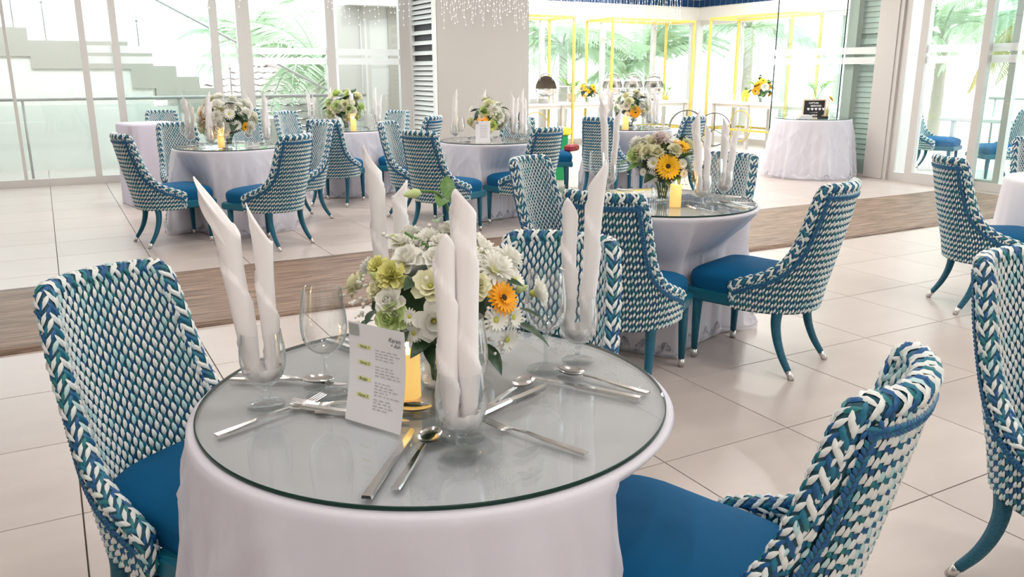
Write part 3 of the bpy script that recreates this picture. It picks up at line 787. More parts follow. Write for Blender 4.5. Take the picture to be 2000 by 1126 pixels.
CHAIRS = [
    (0.278, 2.110, 213.9, 'woven chair at left of the nearest table, its inside and teal seat facing us'),
    (1.159, 2.019, 129.9, 'woven chair directly behind the nearest table, top seen beyond the bouquet'),
    (1.142, 1.218, 24.0, 'woven chair with broad teal seat pushed to the right of the nearest table'),
    (3.228, 3.065, 18.9, 'woven chair with seat under the cloth at the right of the yellow gerbera table'),
    (2.418, 3.193, 303.2, 'woven chair seen from behind with blue plaited trim before the yellow gerbera table'),
    (2.767, 4.184, 205.8, 'woven chair facing us left of the yellow gerbera table'),
    (3.560, 4.000, 100.0, 'woven chair tucked in behind the right rim of the yellow gerbera table'),
    (0.894, 8.002, 281.1, 'outermost woven chair at left, side on, by the glass wall'),
    (1.655, 7.411, 33.3, 'woven chair seen from behind at the near right of the glass-wall table'),
    (1.240, 9.030, 190.0, 'woven chair facing us behind the left of the glass-wall table'),
    (2.200, 8.600, 104.0, 'woven chair half hidden, at the right side of the glass-wall table'),
    (3.245, 7.185, 296.3, 'woven chair seen from behind at the near left of the column table'),
    (4.608, 8.387, 131.1, 'woven chair facing us behind the column table, under its wine glass'),
    (4.120, 7.200, 13.0, 'woven chair at the right of the column table, back turned to the buffet'),
    (3.420, 8.220, 224.0, 'woven chair with rows of pale weave facing right behind the column table chair'),
    (2.901, 9.467, 322.3, 'woven chair seen from behind at the near side of the green-white bouquet table'),
    (3.925, 10.663, 118.7, 'woven chair at the window side of the green-white bouquet table, near the louvres'),
    (3.868, 9.590, 38.9, 'woven chair in front of the louvres, at the edge of the grey column'),
    (2.984, 11.007, 211.5, 'woven chair facing us left of the green-white bouquet table'),
    (5.977, 8.390, 306.4, 'woven chair seen from behind in front of the buffet table bouquet'),
    (6.740, 8.100, 10.0, 'woven chair right of the farthest table, in front of the steel rings'),
    (5.620, 9.230, 240.0, 'woven chair with a grey shawl over its back and a red bag on its seat'),
    (5.284, 3.083, 236.9, 'lone woven chair at right standing by the runner rug'),
    (2.455, 1.010, 176.0, 'woven chair cut off by the right edge of the photo, closest on that side'),
    (6.86, 3.58, 150.0, 'woven chair barely in frame at the right edge beyond the lone chair'),
    (1.380, 12.150, 176.0, 'woven chair beside the small draped table, back row by the stairs window'),
    (2.430, 12.100, 165.0, 'woven chair in the back row behind the glass-wall table bouquet'),
    (12.13, 8.23, 200.0, 'woven chair out on the terrace with bright blue seat, left of two'),
    (11.70, 6.95, 61.0, 'woven chair out on the terrace at the right edge, seen from its side'),
]
proto = None
for (x, y, r, lab) in CHAIRS:
    if proto is None:
        proto = make_chair(lab); proto.location = (x, y, 0); proto.rotation_euler = (0, 0, math.radians(r))
    else: dup(proto, (x, y, 0), math.radians(r), lab)

# ------------------------------------------------------------------ tables: cloth, organza overlay, glass top
TZ = 0.80
GLASS_R = 0.515
def seat_push(cx, cy, n, r0):
    """for each direction, the radius left free by the chair seats pushed under the table"""
    R_ = np.full(n, 9.0)
    for (x, y, deg, _) in CHAIRS:
        if math.hypot(x - cx, y - cy) > 1.25: continue
        a = math.radians(deg); ca_, sa_ = math.cos(a), math.sin(a)
        for j in range(n):
            q = 2 * PI * j / n
            for rr in np.arange(.16, .80, .01):
                px, py = cx + rr * math.cos(q) - x, cy + rr * math.sin(q) - y
                lx, ly = ca_ * px + sa_ * py, -sa_ * px + ca_ * py
                if abs(lx) < .275 and -.35 < ly < .352:
                    R_[j] = min(R_[j], rr - .012); break
    R_ = np.minimum(R_, r0 + .14)
    for _ in range(3): R_ = np.minimum(R_, (np.roll(R_, 1) + R_ + np.roll(R_, -1)) / 3 + .004)
    return R_
def push_rings(rings, z, R_, extra=0.0):
    for row in rings:
        for j, p in enumerate(row):
            rr = math.hypot(p[0], p[1]); t = min(1.0, max(0.0, (z - .012 - p[2]) / (z - .012 - .53)))
            lim = R_[j] + extra
            if t > 0:
                k = (rr + min(0.0, lim - rr) * t) / rr; row[j] = (p[0] * k, p[1] * k, p[2])
    return rings
def cloth_rings(r, z, seed, amp, flare, puddle, n=144, bottom=0.004, sharp=1.0, topn=4, start=0.0, crease=0.0):
    rnd = random.Random(seed); ph = [rnd.uniform(0, 6.28) for _ in range(8)]
    def fold(q):
        f = 0.55 * math.sin(9 * q + ph[0]) + 0.35 * math.sin(14 * q + ph[1] + math.sin(3 * q + ph[4])) + 0.30 * math.sin(23 * q + ph[2]) + 0.35 * math.sin(5 * q + ph[3]) + 0.22 * math.sin(31 * q + ph[5] + 2 * math.sin(2 * q))
        return math.copysign(abs(f) ** sharp, f)
    rings = []
    for k in range(topn + 1): rings.append([(r * k / topn * math.cos(2 * PI * j / n), r * k / topn * math.sin(2 * PI * j / n), z) for j in range(n)])
    rings.append([((r + .006) * math.cos(2 * PI * j / n), (r + .006) * math.sin(2 * PI * j / n), z - .006) for j in range(n)])
    D = z - bottom - 0.02
    for s in np.linspace(.02, 1.0, 30 if crease else 14):
        row = []
        for j in range(n):
            q = 2 * PI * j / n; g = max(0, (s - start)) ** 0.85
            rr = r + .008 + flare * s + amp * g * (fold(q) * .5 + .5)
            if crease:
                for (kq, ks, w_) in ((4, 5.5, 1.0), (7, -4.2, .8), (11, 2.0, .9), (3, -8.0, .6)):
                    rr += crease * w_ * min(1, s * 5) * (1 - abs(math.sin(kq * q * .5 * 2 + ks * s + ph[kq % 8] + .8 * math.sin(3 * q + 4 * s + ph[3])))) ** 5
            row.append((rr * math.cos(q), rr * math.sin(q), z - .008 - D * s))
        rings.append(row)
    if puddle:
        for k, (e, zz) in enumerate(((.25, .03), (.5, .055), (.75, .04), (.92, .018), (1.0, .003))):
            row = []
            for j in range(n):
                q = 2 * PI * j / n
                rr = r + flare + amp * (fold(q) * .5 + .5) + puddle * e * (1 + .5 * math.sin(3 * q + ph[5]) + .35 * math.sin(7 * q + ph[6]))
                row.append((rr * math.cos(q), rr * math.sin(q), zz * (1 + .6 * math.sin(19 * q + ph[7] + k)) + .003))
            rings.append(row)
    return rings
def dressed_table(x, y, name, seed, r=GLASS_R + 0.008, z=TZ - 0.011, glass_r=GLASS_R, beads=False, puddle=0.13):
    SP = seat_push(x, y, 144, r)
    b = MB(); b.grid(push_rings(cloth_rings(r, z - .003, seed, .014, .030, 0, start=.05), z, SP, -.010), closed=True)
    o = b.build('tablecloth', 'cloth', None, (x, y, 0)); tag(o, 'plain white cloth hanging to the floor on ' + name, 'tablecloth', 'white round tablecloths')
    b = MB(); b.grid(push_rings(cloth_rings(r + .003, z, seed + 5, .105, .045, puddle, bottom=.03, sharp=.8, start=.02, crease=.016, n=216), z, seat_push(x, y, 216, r)), closed=True)
    ov = b.build('organza_overlay', 'organza', None, (x, y, 0)); tag(ov, 'sheer white organza falling in folds over ' + name, 'table overlay', 'sheer organza overlays')
    if beads:
        b = MB(); rnd = random.Random(4); n = 0
        while n < 110:
            q, rr = rnd.uniform(-1.1, 1.0), rnd.uniform(.2, .505); px, py = rr * math.cos(q), rr * math.sin(q)
            if px < 0.372 + .02 * rnd.random() or math.hypot(px, py) > .505: continue
            b.ball((px, py, z + .0012), .0022, 5, 3); n += 1
        b.build('beads', 'bead', ov)
        b = MB(); b.box((0.362, -.36, z + .0002), (0.368, .36, z + .0008)); b.build('seam', 'organza', ov)
    g = MB(); g.lathe([(0, 0), (glass_r - .003, 0)], 128); g.lathe([(glass_r - .003, -.0085), (0, -.0085)], 128)
    gl = g.build('round_glass', 'table_glass', None, (x, y, z + .0105)); tag(gl, 'round clear glass sheet with dark green edge on ' + name, 'glass top', 'round glass table tops')
    e = MB(); e.lathe([(glass_r - .003, -.0085), (glass_r - .0005, -.008), (glass_r, -.006), (glass_r, -.002), (glass_r - .0005, -.0005), (glass_r - .003, 0)], 128); e.build('edge', 'glass_edge', gl)
    return z + .0105
NEAR, TE, TA, TBB, TC, TD = (0.698, 1.616), (2.97, 3.622), (1.542, 8.472), (3.321, 10.312), (4.074, 7.879), (6.63, 8.788)
N_NEAR, N_E, N_A, N_B, N_C, N_D = 'the nearest table', 'the yellow gerbera table', 'the glass-wall table', 'the green-white bouquet table', 'the column table', 'the farthest table before the buffet'
GZ = dressed_table(*NEAR, N_NEAR, 1, beads=True)
for (p, nm, sd) in ((TE, N_E, 2), (TA, N_A, 3), (TBB, N_B, 4), (TC, N_C, 5), (TD, N_D, 6)): dressed_table(*p, nm, sd)
SIGN = (9.85, 8.68)
SZ = dressed_table(*SIGN, 'the sign table by the right column', 8, r=.545, z=.835, glass_r=.53, puddle=.10)
# small square-draped side table by the glass wall
def side_table():
    x, y = 1.02, 10.55
    b = MB(); n = 96; rings = []; rnd = random.Random(2)
    for s in (0, .5, 1): rings.append([(math.copysign(abs(math.cos(2 * PI * j / n)) ** .35, math.cos(2 * PI * j / n)) * .29 * s, math.copysign(abs(math.sin(2 * PI * j / n)) ** .35, math.sin(2 * PI * j / n)) * .29 * s, .93) for j in range(n)])
    for s in (.02, .1, .3, .6, .85, 1):
        row = []
        for j in range(n):
            q = 2 * PI * j / n; k = 1 + .03 * s + .035 * s * math.sin(16 * q) + (.012 if s < .05 else .015)
            row.append((math.copysign(abs(math.cos(q)) ** .35, math.cos(q)) * .29 * k, math.copysign(abs(math.sin(q)) ** .35, math.sin(q)) * .29 * k, .925 - .92 * s))
        rings.append(row)
    b.grid(rings, closed=True); o = b.build('draped_side_table', 'cloth_lilac', None, (x, y, 0), math.radians(12))
    tag(o, 'small square table in a pleated lilac-white drape by the glass wall', 'side table')
side_table()
b = MB(); b.grid(cloth_rings(.52, TZ, 21, .03, .04, .05), closed=True)
o = b.build('tablecloth', 'cloth', None, (6.07, 2.93, 0)); tag(o, 'white cloth of a table almost wholly beyond the right edge', 'tablecloth')

# ------------------------------------------------------------------ stemware, napkins, cutlery
def goblet_mesh():
    b = MB()
    foot = [(0.0, .0035), (.012, .0040), (.030, .0030), (.0405, .0014), (.041, .0), (0.0, 0.0)]
    b.lathe([(0.0, 0.0), (.041, .0), (.0415, .0012), (.039, .0028), (.028, .0048), (.016, .0080), (.0095, .012), (.0080, .018), (.0115, .0235), (.0118, .028), (.0084, .032), (.009, .038), (.013, .0435), (0, .0450)], 32, mi=1)
    bowl = [(0, .0455), (.012, .046), (.026, .052), (.038, .065), (.0455, .083), (.0490, .104), (.0480, .128), (.0450, .150), (.0430, .168)]
    b.lathe(bowl, 36); b.lathe([(max(0, r - .0014), z + .0012) for r, z in bowl[:-1]] + [(.0416, .168)], 36)
    b.lathe([(.0430, .168), (.0423, .1688), (.0416, .168)], 36)
    return b.mesh('water_goblet', ['stemware', 'glass_solid'])
def wine_mesh():
    b = MB()
    b.lathe([(0, 0), (.0475, 0), (.0478, .0012), (.046, .0026), (.033, .0042), (.015, .0070), (.0068, .013), (.0050, .030), (.0046, .060), (.0052, .082), (.0082, .093), (.012, .0975), (0, .0982)], 32, mi=1)
    bowl = [(0, .0985), (.010, .099), (.024, .104), (.038, .116), (.0475, .134), (.0515, .156), (.0505, .182), (.0470, .212), (.0425, .247)]
    b.lathe(bowl, 40); b.lathe([(max(0, r - .001), z + .001) for r, z in bowl[:-1]] + [(.0416, .247)], 40)
    b.lathe([(.0425, .247), (.0420, .2476), (.0416, .247)], 40)
    return b.mesh('wine_glass', ['stemware', 'glass_solid'])
GOB, WINE = goblet_mesh(), wine_mesh()

def napkin_mesh(tubes, seed=0):
    """rolled twin-spire napkin standing in a goblet; tubes: (x0,y0, lean x, lean y, height, radius, slant, slant azimuth, flare)"""
    b = MB(); N, K = 52, 36
    for ti, (x0, y0, lx, ly, h, r, sl, az, fl) in enumerate(tubes):
        G = []; ph = ti * 2.1 + seed
        for k in range(K + 1):
            t = k / K; row = []
            for j in range(N):
                q = 2 * PI * j / N
                top = h - sl * (0.5 - 0.5 * math.cos(q - az)) ** 0.62
                z = 0.055 + (top - .055) * t
                zz = (z - .055) / (h - .055)
                rr = r * (0.62 + 0.38 * min(1, zz * 4)) * (1 + fl * max(0, zz - .55) ** 1.5)
                sp = (q / (2 * PI) + zz * 2.3 + ph) % 1.0
                rr += 0.0058 * sp ** 2 - .0016
                row.append((x0 + lx * zz + rr * math.cos(q), y0 + ly * zz + rr * math.sin(q), z))
            G.append(row)
        inner = []
        for d in (0.0, .012, .05):
            row = []
            for j, p in enumerate(G[-1]):
                zz = (p[2] - .055) / (h - .055); cx, cy = x0 + lx * zz, y0 + ly * zz; f = .86 if d else .95
                row.append((cx + (p[0] - cx) * f, cy + (p[1] - cy) * f, p[2] - d))
            inner.append(row)
        G2 = G + inner
        b.grid(G2, closed=True)
        b.add(inner[-1], [tuple(range(N))])
    # gathered cloth at the bottom of the bowl
    G = []
    for k in range(8):
        t = k / 7; row = []
        for j in range(30):
            q = 2 * PI * j / 30; rr = (.010 + .028 * math.sin(min(1, t * 1.05) * PI * .62)) * (1 + .10 * math.sin(7 * q + 3 * t) + .06 * math.sin(13 * q))
            row.append((rr * math.cos(q), rr * math.sin(q), 0.052 + .036 * t))
        G.append(row)
    b.grid(G, closed=True)
    return b.mesh('folded_napkin', 'napkin')

def fork_mesh():
    b = MB(); L = .262
    def bar(sts, mi=0):      # stations: x, half width, z centre, half thickness
        V = []
        for x, hw, z, th in sts: V += [(x, -hw, z - th), (x, hw, z - th), (x, hw * .8, z + th), (x, -hw * .8, z + th)]
        Fc = [(3, 2, 1, 0)]
        for k in range(len(sts) - 1):
            o = k * 4
            for j in range(4): Fc.append((o + j, o + (j + 1) % 4, o + 4 + (j + 1) % 4, o + 4 + j))
        o = (len(sts) - 1) * 4; Fc.append((o, o + 1, o + 2, o + 3)); b.add(V, Fc, mi, False)
    H = [(0, .0085, .0040, .0020), (.02, .0090, .0040, .0020), (.09, .0065, .0055, .0022), (.14, .0036, .0085, .0020), (.172, .0036, .0075, .0018)]
    bar(H + [(.185, .0085, .0045, .0012), (.196, .0122, .0030, .0010), (.204, .0125, .0032, .0009)])
    for k in range(4):
        y = -.0102 + .0068 * k; V = []
        for x, hw, z in ((.203, .0022, .0032), (.235, .0017, .0065), (.262, .0008, .0125)):
            V += [(x, y - hw, z - .0008), (x, y + hw, z - .0008), (x, y + hw, z + .0008), (x, y - hw, z + .0008)]
        Fc = [(3, 2, 1, 0), (8, 9, 10, 11)] + [(o + j, o + (j + 1) % 4, o + 4 + (j + 1) % 4, o + 4 + j) for o in (0, 4) for j in range(4)]
        b.add(V, Fc, 0, False)
    f = b.mesh('fork', 'steel')
    b = MB(); bar(H); 
    n, m = 20, 7; cx, ax, ay = .210, .037, .0235; G = []
    for sgn in (1, -1):
        rows = []
        for k in range(m + 1):
            s = k / m; row = []
            for j in range(n):
                q = 2 * PI * j / n; z = .0115 - .0095 * (1 - s * s) ** .8 + (0 if sgn > 0 else -.0012)
                row.append((cx + ax * s * math.cos(q), ay * s * math.sin(q) * (1 - .12 * math.cos(q)), max(z, .001)))
            rows.append(row)
        b.grid(rows if sgn > 0 else rows, closed=True)
    s = b.mesh('spoon', 'steel')
    b = MB(); bar([(0, .0095, .0045, .0032), (.01, .0098, .0045, .0034), (.10, .0078, .0050, .0038), (.150, .0062, .0052, .0036), (.158, .0058, .0050, .0020)])
    out = [(.156, -.006), (.175, -.0095), (.24, -.0100), (.268, -.0075), (.283, .001), (.280, .0050), (.156, .0062)]
    V = [(x, y, .0058) for x, y in out] + [(x, y * .96, .0045) for x, y in out]; n = len(out)
    b.add(V, [tuple(range(n)), tuple(range(n, 2 * n))[::-1]] + [(i, i + n, (i + 1) % n + n, (i + 1) % n) for i in range(n)], 0, False)
    k = b.mesh('knife', 'steel')
    return f, s, k
FORK, SPOON, KNIFE = fork_mesh()
def lay(me, name, label, cat, p, q, z, group=None):
    o = obj(name, me, None, (p[0], p[1], z), math.atan2(q[1] - p[1], q[0] - p[0])); tag(o, label, cat, group); return o

# the nearest table
def goblet(x, y, z, label): return tag(obj('water_goblet', GOB, None, (x, y, z)), label, 'glass', 'water goblets')
def wine(x, y, z, label): return tag(obj('wine_glass', WINE, None, (x, y, z)), label, 'glass', 'wine glasses')
def napkin(x, y, z, tubes, label, seed=0): return tag(obj('folded_napkin', napkin_mesh(tubes, seed), None, (x, y, z + .002)), label, 'napkin', 'white napkins folded into twin spires')
# camera-right is (0.875,-0.485); camera-away is (0.485,0.875)
def cr(u, v=0.0): return (0.875 * u + 0.485 * v, -0.485 * u + 0.875 * v)
def spires(*ts):
    out = []
    for (u0, v0, lu, lv, h, r, sl, azu, fl) in ts:
        a, c = cr(u0, v0), cr(lu, lv); out.append((a[0], a[1], c[0], c[1], h, r, sl, azu + YAW, fl))
    return out
goblet(.344, 1.722, GZ, 'stout water goblet with napkin at the left of the nearest table')
napkin(.344, 1.722, GZ, spires((-.018, 0, -.050, .0, .495, .0225, .125, PI * 1.05, 2.4), (.020, .008, -.010, .01, .440, .0185, .085, PI * 1.1, .35)), 'napkin with flared leaning spire in the left goblet of the nearest table', .1)
goblet(.613, 1.302, GZ, 'stout water goblet with napkin at the front centre of the nearest table')
napkin(.613, 1.302, GZ, spires((.014, .012, -.006, .02, .500, .0225, .055, PI * 1.3, .10), (-.020, -.006, -.006, .01, .425, .0185, .060, PI * 1.6, .05)), 'tall double napkin spire in the front goblet, rising before the bouquet', .5)
goblet(1.094, 1.634, GZ, 'stout water goblet with napkin at the right of the nearest table')
napkin(1.094, 1.634, GZ, spires((.018, .0, .022, .01, .500, .0200, .075, PI * 1.8, .35), (-.022, .004, -.004, .01, .410, .0180, .07, PI * 1.4, .05)), 'napkin with one very tall spire in the right goblet of the nearest table', .9)
goblet(.752, 2.010, GZ, 'stout water goblet with napkin at the far side of the nearest table, behind flowers')
napkin(.752, 2.010, GZ, spires((-.018, 0, -.022, .0, .520, .0200, .07, PI * 1.1, .35), (.022, -.004, .006, .01, .430, .0190, .045, PI * 1.9, .08)), 'napkin spires standing behind the left side of the nearest bouquet', .3)
wine(.478, 1.715, GZ, 'tall empty wine glass standing left of the menu card')
wine(.650, 1.373, GZ, 'empty wine glass hidden behind the front napkin of the nearest table')
wine(.991, 1.619, GZ, 'empty wine glass between bouquet and right-hand napkin on the nearest table')
wine(.935, 1.880, GZ, 'empty wine glass behind the right of the nearest bouquet')
lay(FORK, 'fork', 'fork lying alone below the menu card, left on the nearest table', 'fork', (.218, 1.604), (.464, 1.695), GZ, 'forks')
lay(SPOON, 'spoon', 'spoon behind the left goblet of the nearest table', 'spoon', (.305, 1.912), (.461, 1.811), GZ, 'spoons')
lay(KNIFE, 'knife', 'knife behind the left goblet and wine glass of the nearest table', 'knife', (.332, 1.942), (.541, 1.730), GZ, 'knives')
lay(KNIFE, 'knife', 'knife pointing away from the front rim of the nearest table, beside a spoon', 'knife', (.396, 1.223), (.569, 1.440), GZ, 'knives')
lay(SPOON, 'spoon', 'spoon with mirror bowl at the front rim of the nearest table', 'spoon', (.450, 1.229), (.613, 1.421), GZ, 'spoons')
lay(SPOON, 'spoon', 'spoon poking out behind the lower right of the menu card', 'spoon', (.425, 1.628), (.660, 1.512), GZ, 'spoons')
lay(KNIFE, 'knife', 'dark-bladed knife tip poking out behind the menu card', 'knife', (.390, 1.690), (.599, 1.455), GZ, 'knives')
lay(FORK, 'fork', 'fork right of the front goblet on the nearest table', 'fork', (.816, 1.182), (.711, 1.419), GZ, 'forks')
lay(SPOON, 'spoon', 'dark reflecting spoon right of the front napkin on the nearest table', 'spoon', (.712, 1.446), (.935, 1.579), GZ, 'spoons')
lay(KNIFE, 'knife', 'knife beneath the dark spoon right of the front napkin', 'knife', (.670, 1.428), (.915, 1.515), GZ, 'knives')
lay(SPOON, 'spoon', 'spoon nearest the beads, right side of the nearest table', 'spoon', (1.107, 1.366), (1.010, 1.590), GZ, 'spoons')
lay(KNIFE, 'knife', 'knife nearest the beads, right side of the nearest table', 'knife', (1.072, 1.351), (.935, 1.560), GZ, 'knives')
lay(KNIFE, 'knife', 'knife at the far side of the nearest table behind the menu card top', 'knife', (.590, 2.085), (.680, 1.822), GZ, 'knives')
lay(SPOON, 'spoon', 'spoon at the far side of the nearest table behind the menu card top', 'spoon', (.625, 2.090), (.705, 1.850), GZ, 'spoons')
lay(FORK, 'fork', 'fork tucked behind the right of the nearest bouquet', 'fork', (.850, 1.985), (.930, 1.740), GZ, 'forks')
lay(FORK, 'fork', 'fork with tines showing at the left edge of the menu card', 'fork', (.620, 1.560), (.480, 1.640), GZ + .001, 'forks')

# other tables: four places each
def menu_and_text(loc, rz, wd, hg, tilt, label, full):
    t = thing('menu_card', label, 'card', loc, rz)
    b = MB(); G = []; n = 10
    for k in range(n + 1):
        s = k / n; z = hg * s; bow = .014 * math.sin(s * PI * .8); G.append([(x, bow + tilt * s * hg, z * math.cos(tilt * .5)) for x in np.linspace(-wd / 2, wd / 2, 7)])
    b.grid([[(p[0], p[1] + .0006, p[2]) for p in r] for r in G][::-1]); b.grid(G); b.build('sheet', 'paper', t)
    def surf(s, off=.0008): return .014 * math.sin(s * PI * .8) + tilt * s * hg - off, hg * s * math.cos(tilt * .5)
    def strip(name, x0, x1, s0, s1, m, par):
        V = []
        for s in np.linspace(s0, s1, 4):
            y, z = surf(s, .0010 if m == 'highlight' else .0014); V += [(x0, y, z), (x1, y, z)]
        q = MB(); q.add(V, [(0, 1, 3, 2), (2, 3, 5, 4), (4, 5, 7, 6)], 0); return q.build(name, m, par)
    def text(body, x, s, size, m, skew=0.0):
        cu = bpy.data.curves.new('lettering', 'FONT'); cu.body = body; cu.size = size; cu.shear = skew; cu.extrude = .00005
        cu.materials.append(M[m]); o = lettering(cu, t)
        y, z = surf(s, .0020); y2, z2 = surf(s + .05, .0020)
        o.location = (x, y, z); o.rotation_euler = (math.atan2(z2 - z, y2 - y), 0, 0)
    rnd = random.Random(5)
    strip('corner_stamp', -wd / 2 + .004, -wd / 2 + .030, .865, .985, 'print_grey', t)
    for k in range(2): strip('stamp_line', -wd / 2 + .009, -wd / 2 + .023, .915 + .028 * k, .922 + .028 * k, 'paper', t)
    if full:
        for hd, s0, rows in (('Verse 1', .755, 4), ('Verse 2', .590, 4), ('Bridge', .430, 5), ('Verse 3', .265, 4)):
            strip('highlight', -wd * .335, -wd * .10, s0 - .008, s0 + .030, 'highlight', t)
            text(hd, -wd * .30, s0, .0085, 'ink', .3)
            for r_ in range(rows):
                x = -wd * .02; ln = wd * rnd.uniform(.26, .42)
                while ln > 0:
                    wl = rnd.uniform(.006, .014); q = s0 - .004 - r_ * .030
                    strip('text_line', x, x + wl * .9, q, q + .009, 'ink_grey', t); x += wl + .003; ln -= wl + .003
        text('Karen', wd * .22, .875, .013, 'ink', .35); text('+ Ash', wd * .25, .825, .011, 'ink', .35)
    else:
        for k in range(9): strip('text_line', -wd * .2, wd * .3, .80 - .07 * k, .815 - .07 * k, 'ink_grey', t)
    return t
menu_and_text((.506, 1.503, GZ), math.atan2(1.440 - 1.571, .539 - .469), .150, .208, .07, 'white song sheet card standing on the nearest table before the bouquet', True)
menu_and_text((3.870, 7.590, GZ), YAW + .05, .150, .215, .15, 'white printed card standing on the column table beside a candle', False)

def setting(T, ang, rad, tbl, side, seed, wineglass=True, cutlery=True, wsd=.12, hh=None):
    x, y = T[0] + rad * math.cos(ang), T[1] + rad * math.sin(ang); rnd = random.Random(seed)
    goblet(x, y, GZ, 'water goblet on %s, %s' % (tbl, side))
    h1 = hh or rnd.uniform(.47, .54); h2 = h1 - rnd.uniform(.05, .10)
    napkin(x, y, GZ, spires((-.016, 0, rnd.uniform(-.05, .03), .0, h1, .021, .085, rnd.choice((1.1, 1.9)) * PI, .35), (.020, .004, rnd.uniform(-.02, .03), .01, h2, .018, .065, rnd.choice((1.15, 1.85)) * PI, .1)), 'twin napkin spires on %s, %s' % (tbl, side), rnd.random())
    ta = (-math.sin(ang), math.cos(ang)); iw = (-math.cos(ang), -math.sin(ang))
    if wineglass: wine(x + ta[0] * wsd + iw[0] * .02, y + ta[1] * wsd + iw[1] * .02, GZ, 'wine glass on %s, %s' % (tbl, side))
    if cutlery:
        for me, nm, off, ct in ((FORK, 'fork', -.13, 'forks'), (SPOON, 'spoon', .15, 'spoons'), (KNIFE, 'knife', .10, 'knives')):
            p = (T[0] + math.cos(ang) * (GLASS_R - .03) + ta[0] * off, T[1] + math.sin(ang) * (GLASS_R - .03) + ta[1] * off)
            lay(me, nm, '%s on %s, %s' % (nm, tbl, side), nm, p, (p[0] + iw[0] + .2 * ta[0], p[1] + iw[1] + .2 * ta[1]), GZ, ct)
def ca(deg): return YAW + math.radians(deg)      # angle measured from camera-right, counter-clockwise
def setting_at(T, p, tbl, side, seed, **k):
    setting(T, math.atan2(p[1] - T[1], p[0] - T[0]), min(.43, math.hypot(p[0] - T[0], p[1] - T[1])), tbl, side, seed, **k)
setting_at(TE, (2.905, 4.06), N_E, 'left behind the chair with plaited trim', 41, hh=.56)
setting_at(TE, (3.03, 3.36), N_E, 'right of the candle', 42, hh=.52)
setting_at(TE, (3.285, 3.47), N_E, 'in front of the tucked-in chair', 43, hh=.46)
for (T, nm, L) in ((TA, N_A, ((172, .40, 'by the stairs side'), (248, .26, 'in front of the bouquet'), (8, .36, 'by the chair with plaited trim'), (80, .40, 'behind the bouquet'))),
                   (TBB, N_B, ((130, .36, 'left behind the bouquet'), (300, .20, 'right in front of the bouquet'), (20, .40, 'by the louvres'), (190, .42, 'at the left rim'))),
                   (TC, N_C, ((200, .36, 'left against the grey column'), (10, .28, 'right of the bouquet'), (340, .40, 'at the right rim'), (95, .36, 'behind the bouquet'))),
                   (TD, N_D, ((180, .28, 'left of its bouquet'), (10, .25, 'right of its bouquet'), (75, .38, 'toward the buffet'), (330, .34, 'near right rim')))):
    for k, (dg, rd, sd) in enumerate(L): setting(T, ca(dg), rd, nm, sd, int(dg + T[0] * 10), cutlery=True)

# ------------------------------------------------------------------ flowers
def petal(b, az, L, W, t0, t1, z0, r0, cup, mi=0, nl=4, tipw=.35):
    """one curved petal: tilt goes from t0 at the base to t1 at the tip (degrees above horizontal)"""
    V = []; r, z = r0, z0; prev = 0
    ws = np.interp(np.linspace(0, 1, nl + 1), [0, .3, .65, .88, 1], [.35, .8, 1, .85, tipw])
    for k in range(nl + 1):
        s = k / nl
        if k: t = math.radians(t0 + (t1 - t0) * (s - .5 / nl)); r += L / nl * math.cos(t); z += L / nl * math.sin(t)
        tt = math.radians(t0 + (t1 - t0) * s)
        for e in (-1, 0, 1):
            lat = e * W * .5 * ws[k]; up = cup * W * (abs(e)) * ws[k]
            rr = r - up * math.sin(tt); zz = z + up * math.cos(tt)
            V.append((rr * math.cos(az) - lat * math.sin(az), rr * math.sin(az) + lat * math.cos(az), zz))
    F_ = []
    for k in range(nl):
        for e in (0, 1): F_.append((k * 3 + e, k * 3 + e + 1, k * 3 + 4 + e, k * 3 + 3 + e))
    b.add(V, F_, mi)
FL = {}
def flower(kind, mats, fn):
    b = MB(); fn(b, random.Random(len(FL))); FL[kind] = b.mesh(kind, mats)
def rose_fn(b, rnd):
    for n, r0, L, W, t0, t1, z0 in ((3, .06, .75, .75, 88, 100, 0.1), (4, .14, .85, .8, 84, 96, .05), (5, .26, .9, .85, 76, 84, 0), (5, .36, .95, .95, 62, 52, -.05), (6, .40, .95, 1.0, 45, 12, -.15), (6, .38, .95, 1.0, 25, -20, -.25)):
        o = rnd.random() * 6
        for k in range(n): petal(b, o + 2 * PI * k / n, L, W, t0, t1, z0, r0, .30)
    b.ball((0, 0, -.15), .42, 8, 5, 1)
def lis_fn(b, rnd):
    for n, r0, L, W, t0, t1 in ((4, .10, 1.0, .9, 70, 60), (5, .16, 1.15, 1.05, 58, 25), (5, .2, 1.2, 1.1, 40, 0)):
        o = rnd.random() * 6
        for k in range(n): petal(b, o + 2 * PI * k / n, L, W, t0, t1 + rnd.uniform(-12, 12), -.2, r0, .18, 0, 5, .6)
    b.ball((0, 0, .1), .14, 6, 4, 1); b.ball((0, 0, -.25), .3, 6, 4, 1)
def mum_fn(b, rnd):
    for n, r0, L, W, t0, t1, z0 in ((8, .05, .5, .2, 85, 95, .2), (12, .10, .65, .22, 70, 75, .15), (15, .14, .8, .24, 52, 50, .08), (17, .16, .88, .25, 32, 22, 0), (18, .16, .92, .26, 12, -8, -.1), (16, .15, .9, .26, -12, -35, -.18)):
        o = rnd.random() * 6
        for k in range(n): petal(b, o + 2 * PI * (k + rnd.uniform(-.2, .2)) / n, L * rnd.uniform(.9, 1.08), W, t0, t1, z0, r0, .25, 0, 3, .55)
    b.ball((0, 0, .0), .3, 6, 4, 1)
